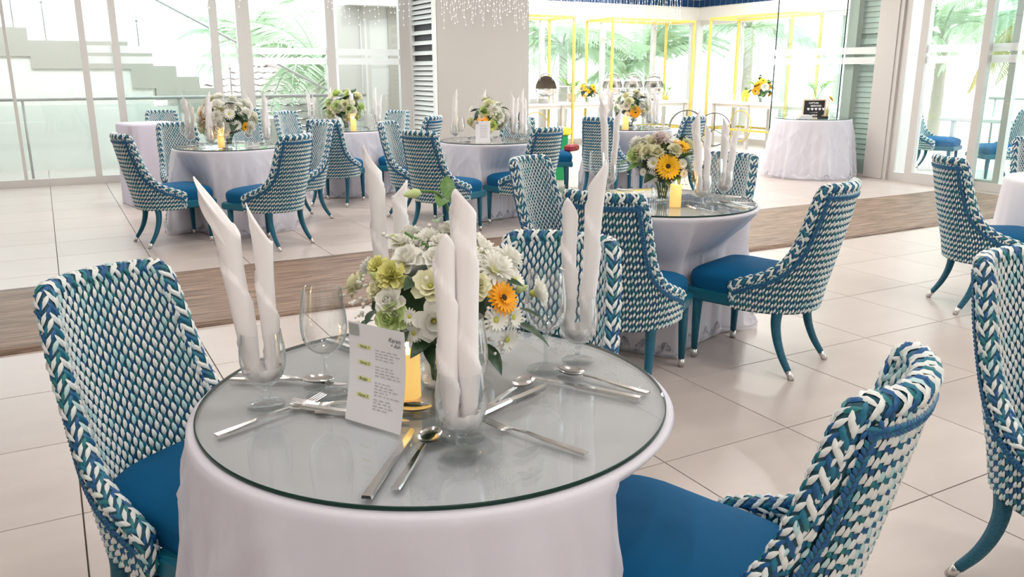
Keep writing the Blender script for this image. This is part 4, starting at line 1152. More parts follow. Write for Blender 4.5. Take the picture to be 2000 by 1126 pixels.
def carn_fn(b, rnd):
    for n, r0, L, W, t0, t1, z0 in ((6, .05, .6, .55, 88, 110, .1), (8, .12, .75, .55, 75, 60, .05), (10, .16, .85, .55, 55, 35, 0), (11, .18, .9, .55, 32, 5, -.08), (10, .18, .85, .55, 5, -30, -.15)):
        o = rnd.random() * 6
        for k in range(n): petal(b, o + 2 * PI * (k + rnd.uniform(-.3, .3)) / n, L * rnd.uniform(.85, 1.1), W, t0 + rnd.uniform(-8, 8), t1 + rnd.uniform(-20, 20), z0, r0, .45, 0, 3, .9)
    b.ball((0, 0, -.1), .35, 6, 4, 1)
def daisy_fn(b, rnd):
    for n, r0, L, W, t0, t1, z0 in ((14, .18, .72, .24, 40, 25, .05), (16, .2, .82, .25, 18, -8, 0)):
        o = rnd.random() * 6
        for k in range(n): petal(b, o + 2 * PI * k / n, L * rnd.uniform(.92, 1.05), W, t0, t1, z0, r0, .2, 0, 3, .6)
    b.ball((0, 0, .08), .24, 8, 5, 1, .6)
def gerb_fn(b, rnd):
    for n, r0, L, W, t0, t1, z0 in ((14, .16, .42, .14, 50, 35, .08), (20, .22, .70, .20, 22, 5, .04), (24, .22, .80, .21, 6, -14, 0)):
        o = rnd.random() * 6
        for k in range(n): petal(b, o + 2 * PI * k / n, L * rnd.uniform(.94, 1.04), W, t0, t1, z0, r0, .12, 0, 3, .4)
    b.ball((0, 0, .06), .22, 10, 5, 1, .5)
def bud_fn(b, rnd):
    b.lathe([(0.02, -.9), (.30, -.7), (.52, -.25), (.50, .2), (.34, .7), (.12, 1.1), (.0, 1.2)], 10)
    for k in range(4): petal(b, PI / 2 * k, 1.3, .55, 62, 104, -.85, .12, .2, 1, 4, .1)
def leaf_fn(b, rnd):
    V = []; n = 7
    for k in range(n + 1):
        s = k / n; wv = .52 * math.sin(PI * min(1, s ** .8)) ** .9; x = -1 + 2.2 * s; z = .15 * math.sin(s * PI) - .25 * s * s
        for e in (-1, -.5, 0, .5, 1): V.append((x, e * wv, z + .16 * wv * abs(e) - .02 * (e == 0)))
    b.add(V, [(k * 5 + j, k * 5 + j + 1, k * 5 + 6 + j, k * 5 + 5 + j) for k in range(n) for j in range(4)])
for nm, m0, fn in (('white', 'petal_white', rose_fn), ('cream', 'petal_cream', rose_fn), ('green', 'petal_green', rose_fn)): flower('rose_' + nm, [m0, m0], fn)
flower('lis_white', ['petal_white', 'heart_green'], lis_fn); flower('lis_green', ['petal_cream', 'heart_green'], lis_fn)
flower('mum_white', ['petal_white', 'petal_lemon'], mum_fn); flower('carn_white', ['petal_white', 'petal_white'], carn_fn)
flower('carn_lemon', ['petal_lemon', 'petal_lemon'], carn_fn); flower('carn_pink', ['petal_blush', 'petal_blush'], carn_fn)
flower('daisy_white', ['petal_white', 'heart_green'], daisy_fn)
flower('gerbera_yellow', ['petal_yellow', 'heart_dark'], gerb_fn); flower('gerbera_orange', ['petal_orange', 'heart_dark'], gerb_fn)
flower('bud_green', ['petal_green', 'leaf_mid'], bud_fn); flower('leaf', ['leaf_dark'], leaf_fn); flower('leaf_mid', ['leaf_mid'], leaf_fn); flower('leaf_fresh', ['leaf_fresh'], leaf_fn)
PN = {'rose': 'rose', 'lis': 'lisianthus', 'mum': 'chrysanthemum', 'carn': 'carnation', 'daisy': 'daisy', 'gerbera': 'gerbera', 'bud': 'flower_bud', 'leaf': 'leaf'}
def place_flower(t, kind, p, n, r, rnd):
    o = obj(PN[kind.split('_')[0]], FL[kind], t, p)
    n = Vector(n).normalized()
    if kind.startswith('leaf'):
        d = (n + Vector((0, 0, -.35)) + Vector((rnd.uniform(-.5, .5), rnd.uniform(-.5, .5), rnd.uniform(-.3, .3)))).normalized()
        q = d.to_track_quat('X', 'Z')
    else:
        q = (n + Vector((rnd.uniform(-.12, .12), rnd.uniform(-.12, .12), rnd.uniform(-.05, .12)))).normalized().to_track_quat('Z', 'Y')
    e = q.to_matrix() @ Matrix.Rotation(rnd.uniform(0, 6.28) if not kind.startswith('leaf') else rnd.uniform(-.5, .5), 3, 'X' if kind.startswith('leaf') else 'Z')
    o.rotation_euler = e.to_euler(); o.scale = (r, r, r)
    return o
def arrangement(label, cx, cy, zc, R, lst, seed, extra=0, pal=(), vase='bowl', breath=60, group='flower arrangements', zt=None):
    zt = GZ if zt is None else zt; rnd = random.Random(seed); c = zc - zt
    t = thing('flower_arrangement', label, 'flowers', (cx, cy, zt), 0, group)
    v = MB()
    if vase == 'bowl': v.lathe([(0, 0), (.045, 0), (.058, .02), (.062, .045), (.056, .070), (.050, .075)], 28); v.lathe([(0, .006), (.043, .006), (.055, .022), (.059, .045), (.053, .070), (.050, .075)], 28); v.build('glass_bowl', 'stemware', t)
    else: v.lathe([(0, 0), (R[0] * .45, 0), (R[0] * .55, .05), (R[0] * .5, .1)], 20); v.build('vase', 'counter_white', t)
    st = MB()
    for k in range(14):
        q = 2 * PI * k / 14; st.tube([(.02 * math.cos(q), .02 * math.sin(q), .015), (.03 * math.cos(q + .5), .03 * math.sin(q + .5), .08), (R[0] * .5 * math.cos(q + .6), R[1] * .5 * math.sin(q + .6), c)], .0028, 5)
    stuff(st.build('stems', 'leaf_mid', t))
    core = MB(); G = []
    for k in range(9):
        th = PI * k / 8; G.append([(R[0] * .70 * math.sin(th) * math.cos(q) * (1 + .1 * math.sin(5 * q + k)), R[1] * .70 * math.sin(th) * math.sin(q) * (1 + .1 * math.sin(4 * q + k)), c - R[2] * .62 * math.cos(th)) for q in np.linspace(0, 2 * PI, 20, endpoint=False)])
    core.grid(G, closed=True); core.build('foliage_core', 'leaf_dark', t)
    fills = MB()
    for (k, dx, dy, dz, r) in lst:
        n = (dx / R[0], dy / R[1], dz / R[2] + .12); rr = r * (1.12 if not k.startswith('leaf') else 1.05)
        f = .93 if not k.startswith('leaf') else .97
        place_flower(t, k, (dx * f, dy * f, c + dz * f), n, rr, rnd)
    for i in range(extra):
        z = rnd.uniform(-.55, .98); q = rnd.uniform(0, 2 * PI); s = math.sqrt(1 - z * z); k = rnd.choice(pal)
        n = (s * math.cos(q), s * math.sin(q), z); p = (n[0] * R[0] * .93, n[1] * R[1] * .93, c + n[2] * R[2] * .93)
        place_flower(t, k, p, n, R[0] * (.30 if k.startswith('leaf') else (.14 if k.startswith('bud') else rnd.uniform(.17, .24))), rnd)
    if breath:
        b = MB()
        for i in range(breath):
            z = rnd.uniform(-.6, .9); q = rnd.uniform(0, 2 * PI); s = math.sqrt(1 - z * z); f = rnd.uniform(.86, .99)
            p = Vector((s * math.cos(q) * R[0] * f, s * math.sin(q) * R[1] * f, c + z * R[2] * f))
            for j in range(4):
                pp = p + Vector((rnd.uniform(-1, 1), rnd.uniform(-1, 1), rnd.uniform(-1, 1))) * R[0] * .10; b.ball(pp, R[0] * rnd.uniform(.016, .026), 5, 4)
        stuff(b.build('baby_breath', 'petal_white', t))
    return t
NB = [('rose_white', -0.112, -0.082, 0.126, 0.025), ('bud_green', -0.105, -0.001, 0.150, 0.017), ('carn_lemon', -0.153, -0.09, 0.093, 0.031), ('bud_green', -0.180, -0.059, 0.088, 0.015), ('rose_cream', -0.183, -0.076, 0.063, 0.018), ('mum_white', -0.043, -0.047, 0.158, 0.025), ('carn_white', -0.075, -0.054, 0.149, 0.022), ('carn_white', -0.031, -0.084, 0.15, 0.024), ('lis_green', -0.093, -0.163, 0.08, 0.027), ('lis_white', -0.099, -0.191, 0.009, 0.030), ('rose_white', -0.171, -0.118, 0.044, 0.023), ('rose_green', -0.172, -0.128, 0.011, 0.026), ('daisy_white', -0.142, -0.16, 0.017, 0.016), ('mum_white', 0.066, -0.16, 0.098, 0.038), ('mum_white', 0.059, -0.109, 0.135, 0.028), ('mum_white', 0.134, -0.097, 0.105, 0.031), ('carn_white', 0.053, -0.076, 0.149, 0.024), ('rose_cream', 0.006, -0.192, 0.074, 0.022), ('gerbera_orange', 0.064, -0.205, 0.043, 0.034), ('lis_white', 0.205, -0.115, 0.016, 0.028), ('bud_green', 0.128, -0.170, 0.047, 0.015), ('daisy_white', 0.041, -0.211, -0.003, 0.027), ('daisy_white', 0.096, -0.192, -0.01, 0.025), ('daisy_white', 0.082, -0.188, -0.062, 0.028), ('leaf', 0.162, -0.138, -0.067, 0.044), ('leaf', 0.051, -0.162, -0.101, 0.036), ('leaf', -0.197, -0.084, 0.009, 0.021), ('leaf', -0.202, -0.073, -0.008, 0.019), ('leaf', -0.097, -0.173, -0.064, 0.033), ('leaf', -0.12, -0.168, -0.045, 0.030), ('leaf', 0.143, -0.159, -0.014, 0.035), ('leaf', -0.125, -0.136, 0.084, 0.026), ('leaf', -0.033, -0.196, -0.062, 0.031), ('daisy_white', -0.001, -0.214, -0.014, 0.015), ('leaf', -0.061, -0.197, -0.046, 0.031), ('leaf', -0.151, -0.152, -0.019, 0.024), ('rose_white', -0.029, -0.159, 0.109, 0.022), ('mum_white', -0.034, -0.203, 0.047, 0.024), ('lis_green', -0.044, -0.21, -0.003, 0.024), ('leaf', 0.091, -0.175, 0.066, 0.025), ('leaf', -0.052, -0.161, 0.102, 0.026)]
# the side away from the camera, seen in the glass and from elsewhere
NB += [('rose_white', .02, .19, .08, .026), ('leaf', -.08, .19, .0, .034), ('daisy_white', -.12, .16, .06, .025), ('leaf', .10, .18, -.03, .034), ('mum_white', .12, .15, .08, .028), ('carn_white', -.03, .10, .14, .025), ('leaf', .18, .08, .02, .034), ('rose_cream', -.18, .08, .04, .022), ('mum_white', .01, -.135, .128, .028), ('carn_white', .02, -.03, .165, .026), ('mum_white', -.10, -.02, .150, .024), ('carn_lemon', -.165, -.04, .105, .022), ('daisy_white', .125, -.15, .065, .022), ('mum_white', .165, -.06, .09, .027), ('daisy_white', -.135, -.165, -.02, .020), ('rose_white', -.06, -.12, .128, .021)]
ta = arrangement('large white and lemon bouquet in a glass bowl at the centre of the nearest table', NEAR[0] + .030, NEAR[1] + .034, 1.005, (.215, .215, .165), NB, 3, breath=44)
def tall_stem(t, pts, buds):
    b = MB(); b.tube(catmull(pts, 4), .0032, 6); s = b.build('stem', 'leaf_mid', t)
    for (k, p, n, r) in buds:
        o = place_flower(t, k, p, n, r, random.Random(int(p[2] * 1000)))
zc = 1.005 - GZ
tall_stem(ta, [(.03, -.03, zc), (.025, -.02, zc + .17), (.005, .0, zc + .235), (-.04, .01, zc + .245)], [('bud_green', (-.05, .012, zc + .240), (-1, .2, -.15), .020), ('leaf_mid', (.0, -.02, zc + .225), (-.3, -.6, .4), .034), ('leaf_mid', (.03, -.03, zc + .22), (.6, -.5, .3), .030), ('leaf_mid', (.02, -.01, zc + .25), (-.2, .2, .9), .032)])
tall_stem(ta, [(-.02, -.06, zc + .05), (-.05, -.08, zc + .13), (-.09, -.03, zc + .165)], [('leaf_mid', (-.02, -.05, zc + .19), (-.4, -.4, .6), .030)])
EB = [('gerbera_yellow', -0.111, -0.175, 0.013, 0.062), ('daisy_white', -0.164, -0.109, 0.029, 0.036), ('daisy_white', -0.165, -0.095, -0.049, 0.034), ('rose_cream', -0.164, 0.028, 0.089, 0.031), ('rose_cream', -0.162, -0.046, 0.086, 0.033), ('rose_cream', -0.132, -0.1, 0.089, 0.030), ('rose_green', -0.178, 0.054, 0.059, 0.036), ('carn_pink', -0.063, -0.032, 0.15, 0.048), ('daisy_white', -0.012, -0.099, 0.139, 0.034), ('gerbera_yellow', 0.013, -0.134, 0.118, 0.050), ('rose_cream', -0.045, -0.149, 0.1, 0.030), ('leaf_mid', -0.162, 0.124, 0.016, 0.055), ('leaf_mid', -0.2, -0.002, 0.002, 0.05), ('leaf', 0.038, -0.157, 0.094, 0.039), ('leaf', -0.102, -0.147, -0.072, 0.044), ('rose_white', -0.124, 0.115, 0.128, 0.031), ('daisy_white', -0.19, -0.054, -0.027, 0.022), ('leaf', -0.187, -0.064, 0.026, 0.044), ('leaf', -0.103, -0.114, 0.103, 0.038), ('daisy_white', -0.026, -0.196, 0.025, 0.027), ('daisy_white', -0.012, -0.196, -0.031, 0.025), ('leaf', -0.044, -0.181, -0.058, 0.038), ('leaf', -0.164, -0.085, 0.062, 0.038), ('leaf', -0.082, -0.154, 0.078, 0.035), ('carn_white', -0.076, 0.068, 0.138, 0.034)]
te = arrangement('bouquet with one big yellow gerbera facing us on the middle right table', TE[0], TE[1], 1.0, (.20, .20, .16), EB, 5, extra=14, pal=('leaf', 'leaf', 'leaf_mid', 'rose_cream'), breath=30)
for k, (dx, dy) in enumerate(((-.075, .03), (.0, -.02), (.055, -.06))):
    tall_stem(te, [(dx * .5, dy, .15), (dx, dy, .28)], [('leaf_mid' if k != 1 else 'leaf_mid', (dx, dy, .30), (.1, -.2, 1.6), .052)])
PALM = ('rose_cream', 'rose_white', 'daisy_white', 'leaf', 'leaf', 'leaf', 'rose_green', 'mum_white')
def gl(u, v, z, k, r): a = cr(u, v); return (k, a[0], a[1], z, r)
arrangement('mixed bouquet with yellow blooms at its left on the glass-wall table', TA[0], TA[1], 1.05, (.26, .24, .23), [gl(-.235, -.06, .06, 'gerbera_yellow', .065), gl(-.23, .02, .11, 'gerbera_yellow', .06), gl(-.20, -.10, .0, 'gerbera_orange', .055), gl(.20, -.06, -.07, 'gerbera_yellow', .045), gl(-.02, -.20, -.08, 'rose_white', .075), gl(.10, -.20, -.06, 'daisy_white', .045), gl(.0, -.17, .08, 'rose_cream', .05), gl(.09, -.15, .12, 'carn_white', .05)], 11, extra=34, pal=PALM, breath=26)
arrangement('round bouquet of pale green and white blooms on the far left table', TBB[0], TBB[1], 1.06, (.24, .22, .22), [gl(-.1 + .06 * k, -.19, .02 * (k % 3), 'rose_green' if k % 2 else 'rose_cream', .055) for k in range(4)], 12, extra=40, pal=('rose_green', 'rose_cream', 'rose_white', 'rose_green', 'lis_green', 'leaf'), breath=20)
arrangement('bouquet with an orange gerbera before the grey column', TC[0], TC[1], 1.03, (.21, .20, .20), [gl(-.05, -.20, -.03, 'gerbera_orange', .062), gl(.07, -.18, .09, 'mum_white', .065), gl(.12, -.15, .02, 'rose_white', .055), gl(.02, -.14, .15, 'rose_cream', .05), gl(.05, -.20, -.07, 'rose_green', .045)], 13, extra=34, pal=PALM, breath=26)
arrangement('bouquet with an orange gerbera low in front on the farthest table', TD[0], TD[1], 1.06, (.22, .20, .20), [gl(.03, -.21, -.06, 'gerbera_orange', .07), gl(-.06, -.18, .07, 'rose_cream', .05)], 14, extra=36, pal=PALM, breath=20)

# ------------------------------------------------------------------ candles
def candle_meshes():
    b = MB(); b.lathe([(0, 0), (.0270, 0), (.0270, .098), (.0250, .104), (.0200, .098), (.012, .092), (0, .091)], 24); w_ = b.mesh('wax', 'candle_wax')
    f = MB(); f.lathe([(0, .092), (.0035, .098), (.0050, .106), (.0025, .118), (0, .126)], 8); fm = f.mesh('flame', 'flame')
    return w_, fm
WAX, FLM = candle_meshes()
def candle(x, y, label, s=1.0):
    o = tag(obj('pillar_candle', WAX, None, (x, y, GZ)), label, 'candle', 'amber pillar candles'); o.scale = (s, s, s); f = obj('flame', FLM, o)
    l = bpy.data.lights.new('candle_glow', 'POINT'); l.energy = .2; l.color = (1, .6, .22); l.shadow_soft_size = .03
    lo = bpy.data.objects.new('candle_glow', l); lo.location = (x, y, GZ + .15); COL.objects.link(lo)
candle(.636, 1.622, 'lit amber candle partly hidden by the menu card on the nearest table')
a = cr(.035, -.20); candle(TE[0] + a[0], TE[1] + a[1], 'lit amber candle in front of the yellow gerbera bouquet', 1.15)
a = cr(.01, -.26); candle(TA[0] + a[0], TA[1] + a[1], 'pale amber candle below the bouquet of the glass-wall table', 1.15)
a = cr(.13, -.22); candle(TBB[0] + a[0], TBB[1] + a[1], 'amber candle beside the green-white bouquet', 1.3)
a = cr(-.02, -.26); candle(TC[0] + a[0], TC[1] + a[1], 'amber candle right of the printed card on the column table', 1.15)
a = cr(-.10, -.25); candle(TD[0] + a[0], TD[1] + a[1], 'pale candle under the bouquet of the farthest table', 1.5)

# ------------------------------------------------------------------ buffet bay furniture
def buffet_table(label, x0, x1, y0, y1, z, ringpos, axis):
    t = thing('buffet_table', label, 'table', (x0, y0, 0), 0)
    X, Y = x1 - x0, y1 - y0
    b = MB(); b.box((0, 0, z - .05), (X, Y, z), bev=.006); b.build('tabletop', 'counter_white', t)
    b = MB(); b.box((.06, .06, z - .11), (X - .06, Y - .06, z - .05)); b.build('apron', 'counter_white', t)
    lg = MB(); lg.box((-.03, -.03, 0), (.03, .03, z - .05)); me = lg.mesh('leg', 'frame_white')
    n = 4
    for k in range(n):
        for e in (0, 1):
            s = .1 + (k / (n - 1)) * ((X if axis == 'x' else Y) - .2)
            obj('leg', me, t, (s, .06 + e * (Y - .12), 0) if axis == 'x' else (.06 + e * (X - .12), s, 0))
    for (a, zc, r) in ringpos:
        b = MB(); P = [(r * math.cos(q), 0, r * math.sin(q)) for q in np.linspace(0, 2 * PI, 40, endpoint=False)]
        b.tube(P, .012, 8, closed=True); o = b.build('ring_brace', 'gold_paint', t, (a, .02, zc) if axis == 'x' else (.02, a, zc), 0 if axis == 'x' else PI / 2)
    return t
BZ = .91
buffet_table('long white buffet table along the back windows of the bay', 7.2, 12.0, 13.85, 14.65, BZ, ((1.0, .45, .30), (3.6, .45, .30)), 'x')
buffet_table('white buffet table along the right windows of the bay', 12.15, 12.85, 10.32, 13.45, BZ, ((.6, .45, .30), (2.2, .45, .30)), 'y')
def ring_stand(x, y, r, rz, label):
    t = thing('ring_stand', label, 'stand', (x, y, 0), rz, 'upright steel ring stands')
    G = []; zc = r + .02
    for q in np.linspace(0, 2 * PI, 49):
        c, s = math.cos(q), math.sin(q); G.append([(c * (r + a), h, zc + s * (r + a)) for a, h in ((-.010, -.045), (.010, -.045), (.010, .045), (-.010, .045), (-.010, -.045))])
    b = MB(); b.grid(G, smooth=False); b.build('hoop', 'hoop_metal', t)
    for k in range(3):
        q = PI / 2 + k * 2 * PI / 3; b = MB(); b.tube([(0, 0, zc), (r * math.cos(q), 0, zc + r * math.sin(q))], .011, 6); b.build('spoke', 'hoop_metal', t)
ring_stand(12.02, 13.10, .33, math.radians(-40), 'upright steel ring with three spokes before the right buffet table')
ring_stand(11.45, 13.30, .36, math.radians(-24), 'larger upright steel ring half hidden behind the chair')

def gold_frame(label, x0, x1, y0, y1, z):
    t = thing('gold_frame', label, 'frame', (0, 0, 0), 0, 'yellow box frames around the buffet'); w2 = .022
    for x in (x0, x1):
        for y in (y0, y1):
            b = MB(); b.box((x - w2, y - w2, 0), (x + w2, y + w2, z)); b.build('upright', 'gold_paint', t)
    for zz in (z - 2 * w2, .35):
        for y in (y0, y1):
            b = MB(); b.box((x0 + w2, y - w2 * .9, zz), (x1 - w2, y + w2 * .9, zz + 2 * w2)); b.build('crossbar', 'gold_paint', t)
        for x in (x0, x1):
            b = MB(); b.box((x - w2 * .9, y0 + w2, zz), (x + w2 * .9, y1 - w2, zz + 2 * w2)); b.build('crossbar', 'gold_paint', t)
gold_frame('yellow metal box frame beside the grey column, over the plates', 7.6, 9.0, 13.80, 14.70, 2.52)
gold_frame('yellow metal box frame over the row of chafing dishes', 9.90, 11.96, 13.80, 14.70, 2.52)
gold_frame('yellow metal box frame over the jars on the right buffet table', 12.12, 12.88, 11.33, 13.49, 2.56)

def chafing(label, x, y, dark, rz=0.0):
    t = thing('chafing_dish', label, 'chafing dish', (x, y, BZ), rz, 'round steel chafing dishes'); t.scale = (1.0, 1.0, 1.25)
    b = MB(); 
    for k in range(4):
        q = PI / 4 + k * PI / 2; b.tube([(.20 * math.cos(q), .20 * math.sin(q), 0), (.19 * math.cos(q), .19 * math.sin(q), .16)], .010, 6)
    P = [(.20 * math.cos(q), .20 * math.sin(q), .15) for q in np.linspace(0, 2 * PI, 24, endpoint=False)]; b.tube(P, .008, 6, closed=True); b.build('stand', 'steel', t)
    b = MB(); b.lathe([(0, .10), (.15, .10), (.20, .15), (.21, .20), (.215, .205), (.20, .205)], 28); b.build('water_pan', 'steel', t)
    b = MB(); b.lathe([(.0, .0), (.05, 0), (.055, .03), (.0, .035)], 14); b.build('burner', 'chrome_dark', t)
    b = MB(); G = []
    for i in range(9):
        th = PI * .5 * i / 8; row = []
        for j in range(25):
            q = PI * j / 24; rr = .205 * math.cos(th * .98) ; row.append((rr * math.cos(q), rr * math.sin(q) * (1 if i else 1), .21 + .20 * math.sin(th)))
        G.append(row)
    b.grid(G); b.build('roll_lid', 'chrome_dark' if dark else 'steel', t)
    if not dark:
        b = MB(); G2 = [[(p[0], -p[1] * .5, p[2]) for p in r] for r in G[3:]]; b.grid(G2); b.build('inner_lid', 'steel', t)
    b = MB(); b.tube([(-.12, -.02, .34), (-.10, -.06, .42), (0, -.08, .455), (.10, -.06, .42), (.12, -.02, .34)], .011, 8); b.build('handle', 'rail_steel', t)
    b = MB(); b.box((-.035, -.225, .06), (.035, -.215, .10)); b.build('label_plate', 'paper', t)
    if dark:
        b = MB(); b.lathe([(.0, .105), (.14, .105), (.19, .15), (.19, .17)], 20); b.build('dark_well', 'black', t)
chafing('dark-domed round chafing dish beside the column end of the buffet', 8.60, 14.15, True, YAW)
chafing('first of three bright chafing dishes, just right of the yellow upright', 10.22, 14.2, False, YAW)
chafing('middle of the three bright chafing dishes', 10.74, 14.2, False, YAW)
chafing('chafing dish at the right end of the three bright ones', 11.28, 14.2, False, YAW)
pl_me = MB(); pl_me.lathe([(0, 0), (.07, 0), (.12, .010), (.121, .013), (.07, .004), (0, .004)], 24); PLATE = pl_me.mesh('dinner_plate', 'counter_white')
for s, (x, y) in enumerate(((8.26, 14.05), (8.46, 13.98))):
    for k in range(6): tag(obj('dinner_plate', PLATE, None, (x, y, BZ + k * .014)), 'white dinner plate, %s of the %s stack by the dark-domed chafing dish' % (('lowest', 'second from bottom', 'third from bottom', 'third from top', 'second from top', 'topmost')[k], 'column-side' if s == 0 else 'dish-side'), 'plate', 'plates in the %s stack on the buffet' % ('column-side' if s == 0 else 'dish-side'))
def leafy_plant(label, x, y, z, n, L, potr, potm, seed, spread=1.0):
    rnd = random.Random(seed); t = thing('potted_plant', label, 'plant', (x, y, z))
    b = MB(); b.lathe([(0, 0), (potr * .7, 0), (potr, potr * 1.6), (potr * .9, potr * 1.6), (potr * .85, potr * 1.4), (0, potr * 1.4)], 18); b.build('pot', potm, t)
    for k in range(n):
        q = 2 * PI * k / n + rnd.uniform(-.3, .3); e = rnd.uniform(.3, 1.2); h = L * rnd.uniform(.6, 1)
        P = [(0, 0, potr * 1.4), (spread * .35 * h * math.cos(q), spread * .35 * h * math.sin(q), potr * 1.4 + .6 * h), (spread * .8 * h * math.cos(q), spread * .8 * h * math.sin(q), potr * 1.4 + h * (.95 - .25 * e))]
        b = MB(); C = catmull(P, 5); b.tube(C, .004, 5); 
        for i in range(4, len(C)):
            T = C[i] - C[i - 1]; T = T / np.linalg.norm(T); sd = np.cross(T, (0, 0, 1)); sd /= (np.linalg.norm(sd) + 1e-9)
            for sg in (-1, 1):
                d = sd * sg * .8 + T * .7; l = L * .28 * (1 - .4 * i / len(C)); w2 = np.cross(d, (0, 0, 1)); w2 = w2 / (np.linalg.norm(w2) + 1e-9) * l * .13
                b.add([C[i], C[i] + d * l * .5 + w2, C[i] + d * l, C[i] + d * l * .5 - w2], [(0, 1, 2, 3)])
        b.build('leafy_branch', 'leaf_fresh', t)
leafy_plant('bushy fern in a raised pot on the buffet between two yellow uprights', 9.36, 14.40, BZ, 12, .42, .10, 'wood_pale', 1, .8)
leafy_plant('small sprig plant near the right end of the back buffet', 11.80, 14.40, BZ, 7, .36, .06, 'gold_paint', 2, .7)
leafy_plant('palm sprays left of the yellow bouquet on the right buffet table', 12.55, 12.45, BZ, 8, .55, .06, 'counter_white', 3, .8)
leafy_plant('palm sprays seen through the glass door, on the right buffet table', 12.55, 10.98, BZ, 8, .50, .06, 'counter_white', 4, .8)
def riser(label, x, y, sx, sy, h, g='gold_paint', z=BZ):
    t = thing('wire_riser', label, 'riser', (x, y, z)); b = MB()
    for a in (-1, 1):
        for c in (-1, 1): b.tube([(a * sx / 2, c * sy / 2, 0), (a * sx / 2, c * sy / 2, h)], .008, 5)
    b.build('legs', g, t); b = MB(); b.box((-sx / 2, -sy / 2, h), (sx / 2, sy / 2, h + .012)); b.build('shelf', 'pane' if g != 'gold_paint' else 'counter_white', t)
riser('yellow wire riser behind the dark-domed chafing dish', 9.12, 14.35, .50, .30, .30)
riser('dark wire riser on the right buffet table behind the glass door', 12.45, 11.10, .30, .34, .22, 'rail_steel')
riser('low dark wire riser behind the letter board', 12.5, 10.72, .26, .30, .13, 'rail_steel')
arrangement('yellow and white bouquet on the back buffet between yellow uprights', 9.48, 14.02, 1.12, (.19, .19, .17), [gl(-.12, -.12, .1, 'gerbera_yellow', .06), gl(.12, -.12, .09, 'gerbera_yellow', .065), gl(.15, -.08, .02, 'gerbera_orange', .05)], 31, extra=30, pal=('rose_white', 'daisy_white', 'leaf_mid', 'leaf', 'gerbera_yellow'), breath=14, zt=BZ, group='bouquets on the buffet')
arrangement('yellow and orange bouquet on the right buffet table by the glass door edge', 12.3, 12.14, 1.18, (.22, .22, .24), [gl(-.16, -.14, -.05, 'gerbera_orange', .08), gl(-.12, -.15, .08, 'gerbera_yellow', .07), gl(-.03, -.17, .16, 'gerbera_yellow', .07), gl(.12, -.15, .05, 'gerbera_orange', .065), gl(.0, -.2, .04, 'rose_white', .06)], 32, extra=30, pal=('leaf', 'leaf_mid', 'leaf', 'daisy_white', 'gerbera_yellow'), breath=14, zt=BZ, group='bouquets on the buffet')
jm = MB(); jm.lathe([(0, 0), (.045, 0), (.048, .01), (.048, .10), (.044, .105)], 18); jm.lathe([(.0, .004), (.043, .006), (.043, .10)], 18); JAR = jm.mesh('glass_jar', 'stemware')
for k, y in enumerate((13.18, 13.02, 12.84, 12.66, 12.50, 11.80, 11.66, 11.52)):
    o = tag(obj('glass_jar', JAR, None, (12.28 + .06 * (k % 2), y, BZ)), ['clear glass jar at the far end of the right buffet table', 'second clear jar from the far end of the right buffet table', 'taller clear jar, third from the far end of the right buffet', 'clear jar left of the pineapple on the right buffet', 'clear jar below the palm sprays on the right buffet', 'clear jar just right of the yellow buffet bouquet', 'clear jar behind the edge of the glass door', 'clear jar behind the glass door near the wire riser'][k], 'jar', 'glass jars on the right buffet')
    o.scale = (1, 1, 1.35 if k == 2 else 1.0)
def pineapple():
    t = thing('pineapple', 'yellow pineapple with green crown on the right buffet table', 'fruit', (12.36, 12.62, BZ)); b = MB()
    b.lathe([(0, 0), (.05, .005), (.075, .06), (.08, .12), (.068, .19), (.04, .235), (0, .24)], 16); b.build('fruit_body', 'yellow_plastic', t)
    b = MB()
    for k in range(14):
        q = k * 2.4; l = .11 - .003 * k; a = .4 + .06 * k; d = np.array((math.cos(q) * math.cos(a), math.sin(q) * math.cos(a), math.sin(a))); s = np.array((-math.sin(q), math.cos(q), 0)) * .012
        o = np.array((0, 0, .23)); b.add([o - s, o + s, o + d * l], [(0, 1, 2)])
    b.build('crown_leaves', 'leaf_mid', t)
pineapple()

